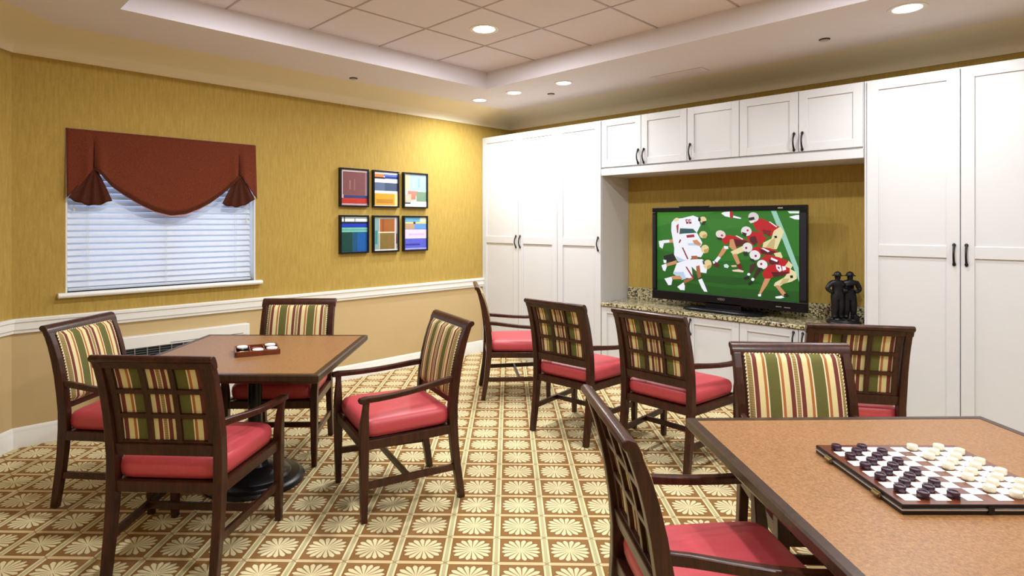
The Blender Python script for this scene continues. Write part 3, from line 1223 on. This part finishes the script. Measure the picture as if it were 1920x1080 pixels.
P(WH, [(962, 808), (986, 804), (984, 824), (964, 824)])
EL((236, 230, 232), 994, 584, 40, 34, 20)
EL((170, 36, 46), 986, 580, 9, 9)
P(DK, [(958, 604), (996, 612), (998, 634), (966, 622)])
pics.build('screen', scr_m, tv, recalc=False)


def text(body, name, size, mat, parent, loc, rot, depth=0.0006):
    cu = bpy.data.curves.new(name, 'FONT')
    cu.body = body
    cu.size = size
    cu.extrude = depth
    cu.align_x = 'CENTER'
    cu.align_y = 'CENTER'
    o = bpy.data.objects.new(name, cu)
    me = bpy.data.meshes.new_from_object(o)
    me.transform(Matrix.LocRotScale(Vector(loc), rot.to_quaternion(), None))
    bpy.data.objects.remove(o)
    me.materials.clear()
    me.materials.append(mat)
    q = bpy.data.objects.new(name, me)
    COL.objects.link(q)
    q.parent = parent
    return q


UPRIGHT = Matrix.Rotation(radians(90), 3, 'X')
lx, lz = uv_tv(1352, 561.5)
text('VIZIO', 'maker_mark', 0.026, M['silver'], tv, (lx, -0.0012, lz), UPRIGHT)
b = MB()
for u, v, w in ((1460, 575, 0.045), (1476, 577, 0.05)):
    x, z = uv_tv(u, v)
    b.box(x - w / 2, x + w / 2, -0.0012, 0.001, z - 0.003, z + 0.003)
x, z = uv_tv(1463, 389.5)
b.box(x - 0.02, x + 0.02, -0.0012, 0.001, z - 0.006, z + 0.004)
b.build('bezel_marks', M['silver'], tv)

# ------------------------------------------------------------------ bronze statue of two men in helmets
stt = thing('statue', 'dark bronze statuette of two helmeted men beside the television', 'statue', (3.772, -0.175, ZCTR), radians(40))
b = MB()
b.lathe([(0.118, 0.001), (0.122, 0.006), (0.118, 0.016), (0.108, 0.022), (0.104, 0.030), (0.098, 0.034)], n=32)
for k in range(9):
    a = k * 0.7 + 0.3
    b.ball((0.085 * cos(a), 0.085 * sin(a), 0.034), 0.012 + 0.004 * (k % 3), 8, (1.3, 1.1, 0.8))
b.box(0.045, 0.075, -0.075, -0.045, 0.03, 0.075)
b.build('base', M['bronze'], stt, 0.003, smooth=45)


def skin_figure(name, joints, edges, parent, mat):
    me = bpy.data.meshes.new(name)
    me.from_pydata([j[0] for j in joints], edges, [])
    o = bpy.data.objects.new(name, me)
    COL.objects.link(o)
    o.parent = parent
    me.materials.append(mat)
    sk = o.modifiers.new('skin', 'SKIN')
    sk.use_smooth_shade = True
    for i, j in enumerate(joints):
        r = j[1] if isinstance(j[1], tuple) else (j[1], j[1])
        r = (r[0] * 1.25, r[1] * 1.25)
        me.skin_vertices[0].data[i].radius = r
        me.skin_vertices[0].data[i].use_root = (i == 0)
    s = o.modifiers.new('subdiv', 'SUBSURF')
    s.levels = s.render_levels = 2
    return o


def fireman(dx, akimbo, turn):
    c, s_ = cos(turn), sin(turn)

    def q(x, y, z):
        return (dx + c * x - s_ * y, s_ * x + c * y, 0.032 + z)
    J = [(q(0, 0, .188), (.031, .024)), (q(0, 0, .225), (.031, .024)), (q(0, 0, .268), (.040, .026)), (q(0, -.002, .292), (.030, .022)), (q(0, -.003, .305), .013), (q(0, -.006, .325), (.019, .021)), (q(0, -.005, .345), .017),
         (q(-.020, 0, .165), .025), (q(-.022, -.006, .095), .021), (q(-.024, .002, .02), .018), (q(-.026, -.022, .010), .012),
         (q(.020, 0, .165), .025), (q(.024, -.008, .095), .021), (q(.026, .004, .02), .018), (q(.030, -.020, .010), .012),
         (q(-.046, 0, .284), .018), (q(.046, 0, .284), .018)]
    E = [(0, 1), (1, 2), (2, 3), (3, 4), (4, 5), (5, 6), (0, 7), (7, 8), (8, 9), (9, 10), (0, 11), (11, 12), (12, 13), (13, 14), (3, 15), (3, 16)]
    if akimbo:
        J += [(q(-.083, .004, .238), .015), (q(-.042, -.016, .205), .012), (q(.062, -.01, .235), .015), (q(.026, -.04, .222), .012)]
    else:
        J += [(q(-.058, -.012, .232), .015), (q(-.020, -.042, .222), .012), (q(.070, -.004, .232), .016), (q(.030, -.040, .215), .012)]
    E += [(15, 17), (17, 18), (16, 19), (19, 20)]
    f = skin_figure('figure', J, E, stt, M['bronze'])
    bb = MB()
    hc = q(0, -.004, .338)
    bb.lathe([(.040, .0), (.042, .003), (.027, .010), (.024, .022), (.016, .031), (.004, .035)], hc, 20)
    bb.ball((hc[0], hc[1] - 0.004 + 0.03 * 0, hc[2] + 0.030), .007, 8)
    bb.build('helmet', M['bronze'], f, smooth=50)
    return f


fireman(-0.048, True, radians(8))
fireman(0.045, False, radians(-12))


# ------------------------------------------------------------------ ceiling lights, sprinklers, vent
def downlight(x, y, z, r, power, label, group, spread=180):
    t = thing('recessed_downlight', label, 'ceiling light', (x, y, z), 0, group)
    bb = MB()
    bb.lathe([(r * 0.86, 0.002), (r * 0.86, -0.003), (r * 1.0, -0.006), (r * 1.14, -0.004), (r * 1.16, 0.002)], n=36)
    bb.build('trim_ring', M['trim'], t, smooth=40)
    bb = MB()
    bb.lathe([(r * 0.85, -0.002), (r * 0.5, -0.0035), (0.0, -0.004)], n=36)
    bb.build('lens', M['lamp'], t, smooth=60)
    ld = bpy.data.lights.new('downlight_lamp', 'AREA')
    ld.shape = 'DISK'
    ld.size = r * 1.7
    ld.energy = power
    ld.color = LIGHT_COL
    ld.spread = radians(spread)
    lo_ = bpy.data.objects.new('downlight_lamp', ld)
    COL.objects.link(lo_)
    lo_.location = (0, 0, -0.012)
    lo_.parent = t
    return t


downlight(1.945, -2.302, ZT, 0.095, POWER_TRAY, 'round recessed light in a tile of the raised ceiling', 'recessed lights')
downlight(1.709, -1.07, ZS, 0.075, POWER_SOFFIT, 'small recessed light, right one of three near the room corner', 'recessed lights', 168)
downlight(1.110, -1.10, ZS, 0.075, POWER_SOFFIT * 1.2, 'small recessed light in the middle of the three near the room corner', 'recessed lights', 168)
downlight(0.609, -1.10, ZS, 0.075, POWER_SOFFIT * 2.2, 'small recessed light leftmost of the three near the room corner', 'recessed lights', 168)
downlight(4.361, -1.09, ZS, 0.09, POWER_SOFFIT * 1.2, 'recessed light in front of the tall cabinet at the right', 'recessed lights', 168)
for i, (x, y) in enumerate(((4.383, -2.302), (1.945, -3.85), (4.383, -3.85), (6.5, -2.302), (6.5, -3.85))):  # unseen lamps added to the raised ceiling for fill
    downlight(x, y, ZT, 0.095, POWER_TRAY, 'added fill light in the raised ceiling, outside the picture', 'added fill lights outside the picture')
for i, (x, y) in enumerate(((5.2, -6.4), (7.0, -6.4))):  # two more unseen lamps, added behind the camera as fill
    downlight(x, y, ZS, 0.095, POWER_TRAY * 0.7, 'added fill light behind the viewer, outside the picture', 'added fill lights outside the picture')

for x, y, lab in ((0.513, -2.546, 'small dark sprinkler cap on the ceiling above the framed pictures'),
                  (1.33, -0.80, 'small dark sprinkler cap on the ceiling between two corner downlights'),
                  (3.817, -0.787, 'small dark sprinkler cap on the ceiling above the right tall cabinet')):
    zc = ZS
    dw = -y if y > -0.9 else 9
    sp_ = thing('sprinkler_head', lab, 'sprinkler', (x, y, zc), 0, 'ceiling sprinklers')
    b = MB()
    b.lathe([(0.036, 0.002), (0.036, -0.004), (0.032, -0.008), (0.024, -0.0085)], n=24)
    b.build('rim', plain('sprinkler_rim', rgb(52, 46, 42), 0.5), sp_, smooth=40)
    b = MB()
    b.lathe([(0.029, -0.006), (0.029, -0.0105), (0.024, -0.0125), (0.0, -0.013)], n=24)
    b.build('cap', plain('sprinkler_cap', rgb(190, 182, 178), 0.5), sp_, smooth=40)
vt = thing('air_vent', 'flush painted air vent on the ceiling above the middle wall cabinets', 'vent', (2.62, -0.62, ZS - 0.001))
b = MB()
b.box(-0.24, 0.24, -0.075, 0.075, -0.004, 0.0)
b.build('plate', M['ceiling'], vt, 0.001)
b = MB()
for k in range(5):
    b.box(-0.21, 0.21, -0.055 + k * 0.026, -0.049 + k * 0.026, -0.007, -0.003)
b.build('slats', M['ceiling'], vt)

# ------------------------------------------------------------------ chairs
SEAT_Z0, SEAT_Z1 = 0.415, 0.522
BACK = [(0.0, -0.296), (0.10, -0.280), (0.20, -0.264), (0.30, -0.252), (0.42, -0.243), (0.52, -0.243), (0.62, -0.252), (0.72, -0.268), (0.80, -0.286), (0.87, -0.306), (0.93, -0.328), (0.972, -0.346)]


def yb(z):
    for (a, ya), (c, yc) in zip(BACK, BACK[1:]):
        if z <= c:
            return ya + (yc - ya) * (z - a) / (c - a)
    return BACK[-1][1]


def make_chair(label):
    t = thing('dining_chair', label, 'chair', group='striped armchairs')
    wood = M['wood']
    # rear legs, running up into the back posts
    for s in (-1, 1):
        b = MB()
        b.bar([(s * (0.238 if z < 0.6 else 0.241), y, z) for z, y in BACK], [0.036, 0.038, 0.04, 0.041, 0.042, 0.041, 0.039, 0.037, 0.036, 0.036, 0.036, 0.035],
              [0.036, 0.040, 0.043, 0.046, 0.050, 0.050, 0.048, 0.045, 0.042, 0.038, 0.034, 0.030])
        b.build('leg', wood, t, 0.004)
    # front legs, running up into the arm posts
    for s in (-1, 1):
        b = MB()
        zs = [0.0, 0.10, 0.30, 0.41, 0.46, 0.50, 0.56, 0.60, 0.622]
        ws = [0.030, 0.035, 0.042, 0.044, 0.043, 0.040, 0.032, 0.028, 0.030]
        xs = [0.276, 0.276, 0.276, 0.276, 0.277, 0.280, 0.287, 0.294, 0.297]
        ys = [0.268, 0.268, 0.268, 0.268, 0.268, 0.267, 0.264, 0.262, 0.262]
        b.bar([(s * x, y, z) for x, y, z in zip(xs, ys, zs)], ws, [w * 1.05 for w in ws])
        b.build('leg', wood, t, 0.004)
    # seat frame
    b = MB()
    z0, z1 = 0.368, 0.416
    b.box(-0.258, 0.258, 0.252, 0.282, z0, z1)
    b.box(-0.222, 0.222, -0.258, -0.228, z0, z1)
    for s in (-1, 1):
        b.bar([(s * 0.244, -0.235, (z0 + z1) / 2), (s * 0.272, 0.256, (z0 + z1) / 2)], 0.024, z1 - z0)
    b.box(-0.235, 0.235, -0.235, 0.255, z0 + 0.012, z1 - 0.004)
    b.build('seat_frame', wood, t, 0.003)
    # padded seat
    b = MB()
    n = 14
    rings = []

    def outline(k, grow, z):
        pts = []
        m = 40
        for i in range(m):
            a = 2 * pi * i / m
            ex = 0.22
            u = math.copysign(abs(cos(a)) ** ex, cos(a))
            v = math.copysign(abs(sin(a)) ** ex, sin(a))
            hwid = 0.231 + (0.256 - 0.231) * (v + 1) / 2
            x = u * (hwid + grow)
            y = 0.012 + v * (0.243 + grow)
            pts.append((x, y, z))
        return pts
    for g_, z in ((-0.010, 0.417), (0.002, 0.424), (0.009, 0.445), (0.011, 0.468), (0.008, 0.490), (-0.002, 0.505), (-0.020, 0.514), (-0.06, 0.520), (-0.12, 0.524), (-0.18, 0.526)):
        rings.append(outline(0, g_, z))
    b.loft(rings)
    b.build('seat', M['seat'], t, smooth=60)
    # arms
    for s in (-1, 1):
        b = MB()
        pts = [(0.240, -0.250, 0.668), (0.248, -0.18, 0.662), (0.262, -0.08, 0.650), (0.276, 0.02, 0.640), (0.288, 0.12, 0.634), (0.296, 0.20, 0.633), (0.299, 0.262, 0.634), (0.300, 0.292, 0.631), (0.300, 0.302, 0.627)]
        b.bar([(s * x, y, z) for x, y, z in pts], [0.024, 0.026, 0.030, 0.034, 0.037, 0.040, 0.042, 0.038, 0.026], [0.034, 0.033, 0.030, 0.028, 0.027, 0.028, 0.030, 0.028, 0.020])
        b.build('arm', wood, t, 0.007, seg=3)
    # top rail with a roll at the back
    b = MB()
    pr_ = [(yb(.925) + 0.016, .922), (yb(.94) + 0.018, .945), (yb(.955) + 0.016, .962), (-0.330, .974), (-0.345, .981), (-0.358, .981), (-0.367, .973), (-0.368, .962), (-0.360, .953), (-0.350, .948), (yb(.925) - 0.014, .922)]
    b.prism(pr_, lambda p, q, a: (a, p, q), -0.264, 0.264)
    b.build('top_rail', wood, t, 0.003, smooth=40)
    # lower back rail
    b = MB()
    b.bar([(-0.222, yb(.555), .555), (0.222, yb(.555), .555)], 0.028, 0.052, (0, 1, 0.15))
    b.build('back_rail', wood, t, 0.003)
    # open lattice at the rear of the back
    b = MB()
    zl, zh = 0.576, 0.938
    zz = [zl + (zh - zl) * i / 8 for i in range(9)]

    def vert(x, w):
        b.bar([(x, yb(z) + 0.002, z) for z in zz], w, 0.016)
    for x in (-0.204, 0.204):
        vert(x, 0.030)
    for x in (-0.064, 0.064):
        vert(x, 0.024)
    for z, h_ in ((0.584, 0.018), (0.704, 0.021), (0.815, 0.021), (0.930, 0.020)):
        b.bar([(-0.215, yb(z) + 0.002, z), (0.215, yb(z) + 0.002, z)], 0.015, h_, (0, 1, 0.2))
    b.build('back_lattice', wood, t, 0.002)
    # upholstered back panel in front of the lattice
    b = MB()
    nx, nz = 20, 18
    zl, zh = 0.562, 0.940
    hwid = 0.212

    def pad(u, v):
        e = min(1.0, (1 - abs(u)) / 0.13) * min(1.0, (1 - abs(v)) / 0.13)
        return 0.016 + 0.018 * math.sqrt(max(0.0, 1 - (1 - e) ** 2)) + 0.004 * (1 - u * u) * (1 - v * v)
    fr, bk = [], []
    for i in range(nx + 1):
        u = -1 + 2 * i / nx
        fr.append([])
        bk.append([])
        for j in range(nz + 1):
            v = -1 + 2 * j / nz
            z = (zl + zh) / 2 + v * (zh - zl) / 2
            x = u * hwid
            fr[-1].append(b.bm.verts.new((x, yb(z) + pad(u, v), z)))
            bk[-1].append(b.bm.verts.new((x, yb(z) + 0.008, z)))
    for i in range(nx):
        for j in range(nz):
            b.bm.faces.new((fr[i][j], fr[i + 1][j], fr[i + 1][j + 1], fr[i][j + 1]))
            b.bm.faces.new((bk[i][j], bk[i][j + 1], bk[i + 1][j + 1], bk[i + 1][j]))
    for i in range(nx):
        for j in (0, nz):
            b.bm.faces.new((fr[i][j], fr[i + 1][j], bk[i + 1][j], bk[i][j]))
    for j in range(nz):
        for i in (0, nx):
            b.bm.faces.new((fr[i][j], fr[i][j + 1], bk[i][j + 1], bk[i][j]))
    bp = b.build('back_panel', M['stripe'], t, smooth=50)
    b = MB()
    loop = []
    za, zb_ = zl + 0.004, zh - 0.004
    xa = hwid - 0.002
    for i in range(20):
        loop.append((-xa + 2 * xa * i / 20, za))
    for i in range(16):
        loop.append((xa, za + (zb_ - za) * i / 16))
    for i in range(20):
        loop.append((xa - 2 * xa * i / 20, zb_))
    for i in range(16):
        loop.append((-xa, zb_ - (zb_ - za) * i / 16))
    b.tube([(x, yb(z) + 0.016, z) for x, z in loop], 0.0034, 6, closed=True)
    b.build('piping', M['piping'], bp, smooth=60)
    # H stretcher
    for s in (-1, 1):
        b = MB()
        b.bar([(s * 0.240, -0.262, 0.178), (s * 0.274, 0.262, 0.186)], 0.019, 0.036)
        b.build('stretcher', wood, t, 0.002)
    b = MB()
    b.bar([(-0.256, 0.02, 0.182), (0.256, 0.02, 0.182)], 0.034, 0.018, (0, 0, 1))
    b.build('stretcher', wood, t, 0.002)
    return t


CH = [
    ((1.286, -4.431), -47.99, 'striped armchair left of the far table, under the left end of the window'),
    ((1.322, -3.566), 226.7, 'striped armchair pushed in at the far side of the table with the small tray'),
    ((2.352, -3.378), 163.5, 'striped armchair pulled out right of the far table, its whole coral seat showing'),
    ((2.179, -4.392), 42.2, 'striped armchair nearest us at the far table, its lattice back turned to us'),
    ((4.373, -3.632), -41.3, 'striped armchair cut off by the picture foot at the left edge of the draughts table'),
    ((4.397, -2.735), 221.6, 'striped armchair facing us across the draughts table, no seat visible'),
    ((4.072, -1.395), 32.4, 'striped armchair with its back to us, right below the dark statue'),
    ((2.465, -1.781), 1.4, 'striped armchair with its back to us before the single-door tall cabinet'),
    ((3.222, -1.757), -2.9, 'striped armchair with its back to us, below the left half of the television'),
    ((1.441, -1.447), -40.7, 'striped armchair seen from its side where chair rail and white cabinets meet'),
]
first = make_chair(CH[0][2])
first.location = (CH[0][0][0], CH[0][0][1], 0)
first.rotation_euler = (0, 0, radians(CH[0][1]))
for (x, y), a, lab in CH[1:]:
    dup(first, (x, y, 0), radians(a), lab)

# ------------------------------------------------------------------ tables
TZ = 0.765


def table(label, x, y, deg, hx, hy):
    t = thing('game_table', label, 'table', (x, y, 0), radians(deg), 'square pedestal tables')
    rim = 0.034
    b = MB()
    b.box(-hx + rim, hx - rim, -hy + rim, hy - rim, TZ - 0.030, TZ)
    b.build('table_top', M['laminate'], t, 0.0015)
    b = MB()
    pr_ = [(rim, TZ + 0.001), (0.006, TZ + 0.001), (0.0, TZ - 0.005), (0.0, TZ - 0.030), (0.012, TZ - 0.046), (rim, TZ - 0.046)]
    rings = []
    for sx_, sy_ in ((-1, -1), (1, -1), (1, 1), (-1, 1)):
        rings.append([(sx_ * (hx - d), sy_ * (hy - d), z) for d, z in pr_])
    b.loft(rings, False, 0, True)
    b.build('edge_band', M['wood_rim'], t, smooth=25)
    b = MB()
    b.box(-0.24, 0.24, -0.035, 0.035, TZ - 0.056, TZ - 0.0305)
    b.box(-0.035, 0.035, -0.24, 0.24, TZ - 0.056, TZ - 0.0305)
    b.lathe([(0.085, 0.10), (0.07, 0.125), (0.042, 0.135)], n=28)
    b.lathe([(0.04, 0.13), (0.04, TZ - 0.055)], n=28)
    b.build('column', M['metal_column'], t, smooth=35)
    b = MB()
    b.lathe([(0.280, 0.0), (0.284, 0.012), (0.276, 0.026), (0.258, 0.032), (0.252, 0.040), (0.205, 0.046), (0.195, 0.058), (0.12, 0.080), (0.09, 0.10)], n=48)
    b.build('base', M['cast'], t, smooth=40)
    return t


table('square brown topped pedestal table with the small wooden tray on it', 1.645, -3.898, 44.7, 0.549, 0.545)
table('large square brown topped table in the right foreground carrying the draughts board', 4.873, -3.173, 46.6, 0.590, 0.600)

# ------------------------------------------------------------------ small wooden tray with game discs
TA = radians(70.5)
TRX, TRY = 1.668, -3.897
tr = thing('game_tray', 'small red-brown wooden tray with three compartments on the far table', 'tray', (TRX, TRY, TZ + 0.001), TA)
tw, td, th_ = 0.122, 0.105, 0.028
b = MB()
b.box(-tw, tw, -td, td, 0.0, 0.006)
b.box(-tw, tw, -td, -td + 0.009, 0.006, th_)
b.box(-tw, tw, td - 0.009, td, 0.006, th_)
b.box(-tw, -tw + 0.009, -td, td, 0.006, th_)
b.box(tw - 0.009, tw, -td, td, 0.006, th_)
b.build('tray_body', M['wood_red'], tr, 0.0015)
for x in (-0.038, 0.040):
    b = MB()
    b.box(x - 0.003, x + 0.003, -td + 0.009, td - 0.009, 0.006, th_ - 0.003)
    b.build('divider', M['wood_red'], tr, 0.001)


def disc(name, x, y, z, r, h, mat, label, group, rz=0.0, org=(0, 0), tilt=0.0):
    c, s_ = cos(rz), sin(rz)
    wx, wy = org[0] + c * x - s_ * y, org[1] + s_ * x + c * y
    b = MB()
    b.lathe([(r * 0.9, 0.0), (r, h * 0.18), (r, h * 0.82), (r * 0.92, h), (r * 0.70, h), (r * 0.66, h * 0.88), (r * 0.3, h * 0.88), (0.0, h * 0.93)], n=24)
    o = b.build(name, mat, None, smooth=40)
    o.location = (wx, wy, z)
    o.rotation_euler = (0, tilt, 0)
    return tag(o, label, 'game piece', group)


zt0 = TZ + 0.008
zt1 = zt0 + 0.0135
for x, y, mk, lab in (
        (-0.078, 0.058, 'bright_white', 'white round piece at the back of the tray left compartment'),
        (0.002, -0.062, 'bright_white', 'white round piece at the front of the tray middle compartment'),
        (0.078, 0.060, 'bright_white', 'white round piece at the back of the tray right compartment'),
        (0.080, -0.048, 'bright_white', 'white round piece at the front of the tray right compartment'),
        (-0.076, -0.050, 'brass', 'tan round piece at the front of the tray left compartment'),
        (0.001, 0.052, 'wood_red', 'brown round piece at the back of the tray middle compartment')):
    white = mk == 'bright_white'
    if white:
        disc('game_disc', x, y, zt0, 0.0335, 0.013, M['black'], lab.replace('white round piece', 'dark round piece under the white one'), 'discs in the small tray', TA, (TRX, TRY))
    disc('game_disc', x, y, zt1 if white else zt0, 0.031, 0.011, M[mk], lab, 'discs in the small tray', TA, (TRX, TRY))

# ------------------------------------------------------------------ draughts board and pieces
BA = radians(45.3)
BW, BH, BT = 0.462, 0.425, 0.026
e1 = Vector((cos(BA), sin(BA)))
e2 = Vector((-sin(BA), cos(BA)))
fl = Vector((4.511, -3.212))
bc = fl + e1 * BW / 2 - e2 * BH / 2
bd = thing('draughts_board', 'folding checkered draughts board with dark brown and white squares on the near table', 'game board', (bc.x, bc.y, TZ + 0.001), BA)


def boardtop():
    t = NT('board_dark_squares', 0.25, 0.5, 0.3)
    o = t.objco()
    f = t.noise(t.scaled(o, (30, 120, 30)), 1.0, 4.0, 0.6)
    v = t.noise(o, 14, 1.0)
    t.base(t.mix(t.step(f, 0.3, 0.7), t.mix(v, rgb(54, 22, 13), rgb(96, 44, 22)), t.mix(v, rgb(78, 32, 16), rgb(124, 60, 30))))
    return t.m


M['board_dark'] = boardtop()
M['board_white'] = plain('board_white_square', rgb(240, 238, 234), 0.3, vary=0.03, scale=80)
b = MB()
b.box(-BW / 2, BW / 2, -BH / 2, BH / 2, 0.0, 0.0105)
b.box(-BW / 2, BW / 2, -BH / 2, BH / 2, 0.0145, BT - 0.001)
b.build('case', M['black'], bd, 0.002)
b = MB()
b.box(-BW / 2 - 0.0015, BW / 2 + 0.0015, -BH / 2 - 0.0015, BH / 2 + 0.0015, 0.0107, 0.0143)
b.build('seam_strip', M['silver'], bd)
mg = 0.024
sqx, sqy = (BW - 2 * mg) / 10, (BH - 2 * mg) / 10
b = MB()
b.box(-BW / 2 + 0.003, BW / 2 - 0.003, -BH / 2 + 0.003, BH / 2 - 0.003, BT - 0.0012, BT, 0)
for r in range(10):
    for c in range(10):
        if (r + c) % 2:
            x0 = -BW / 2 + mg + c * sqx
            y1 = BH / 2 - mg - r * sqy
            b.face([(x0, y1 - sqy, BT + 0.0003), (x0 + sqx, y1 - sqy, BT + 0.0003), (x0 + sqx, y1, BT + 0.0003), (x0, y1, BT + 0.0003)], 1)
b.build('playing_field', [M['board_dark'], M['board_white']], bd, recalc=False)
for yy in (BH / 2 - 0.085, -BH / 2 + 0.10):
    b = MB()
    b.box(-BW / 2 - 0.006, -BW / 2 - 0.0016, yy - 0.016, yy + 0.016, 0.006, 0.020)
    b.tube([(-BW / 2 - 0.008, yy - 0.014, 0.012), (-BW / 2 - 0.008, yy + 0.014, 0.012)], 0.004, 8)
    b.build('latch', M['brass'], bd, 0.001)
b = MB()
b.box(-0.008, 0.008, -BH / 2 - 0.004, -BH / 2 - 0.0016, 0.004, 0.022)
b.build('hinge', M['black'], bd, 0.001)

ORD = ['first', 'second', 'third', 'fourth', 'fifth', 'sixth', 'seventh', 'eighth', 'ninth', 'tenth']
zp = TZ + 0.001 + BT + 0.0006


def see(x, y, z):
    a = radians(YAW)
    X, Y = x - 5.179, y + 5.369
    fwd = -sin(a) * X + cos(a) * Y
    return U0 + F_PX * (cos(a) * X + sin(a) * Y) / fwd


for r in range(10):
    for c in range(10):
        if (r + c) % 2 or c in (4, 5):
            continue
        lx_ = -BW / 2 + mg + (c + 0.5) * sqx + random.uniform(-.002, .002)
        ly_ = BH / 2 - mg - (r + 0.5) * sqy + random.uniform(-.002, .002)
        p = bc + e1 * lx_ + e2 * ly_
        if see(p.x, p.y, zp) > 1935:
            continue
        dark = c < 4
        nm = 'purple' if dark else 'ivory'
        lab = '%s draughts piece in the %s row from the far edge, %s square from left' % (nm, ORD[r], ORD[c])
        disc('draughts_piece', lx_, ly_, zp, 0.0155, 0.016, M['purple' if dark else 'ivory'], lab, ('dark' if dark else 'light') + ' draughts pieces', BA, (bc.x, bc.y))
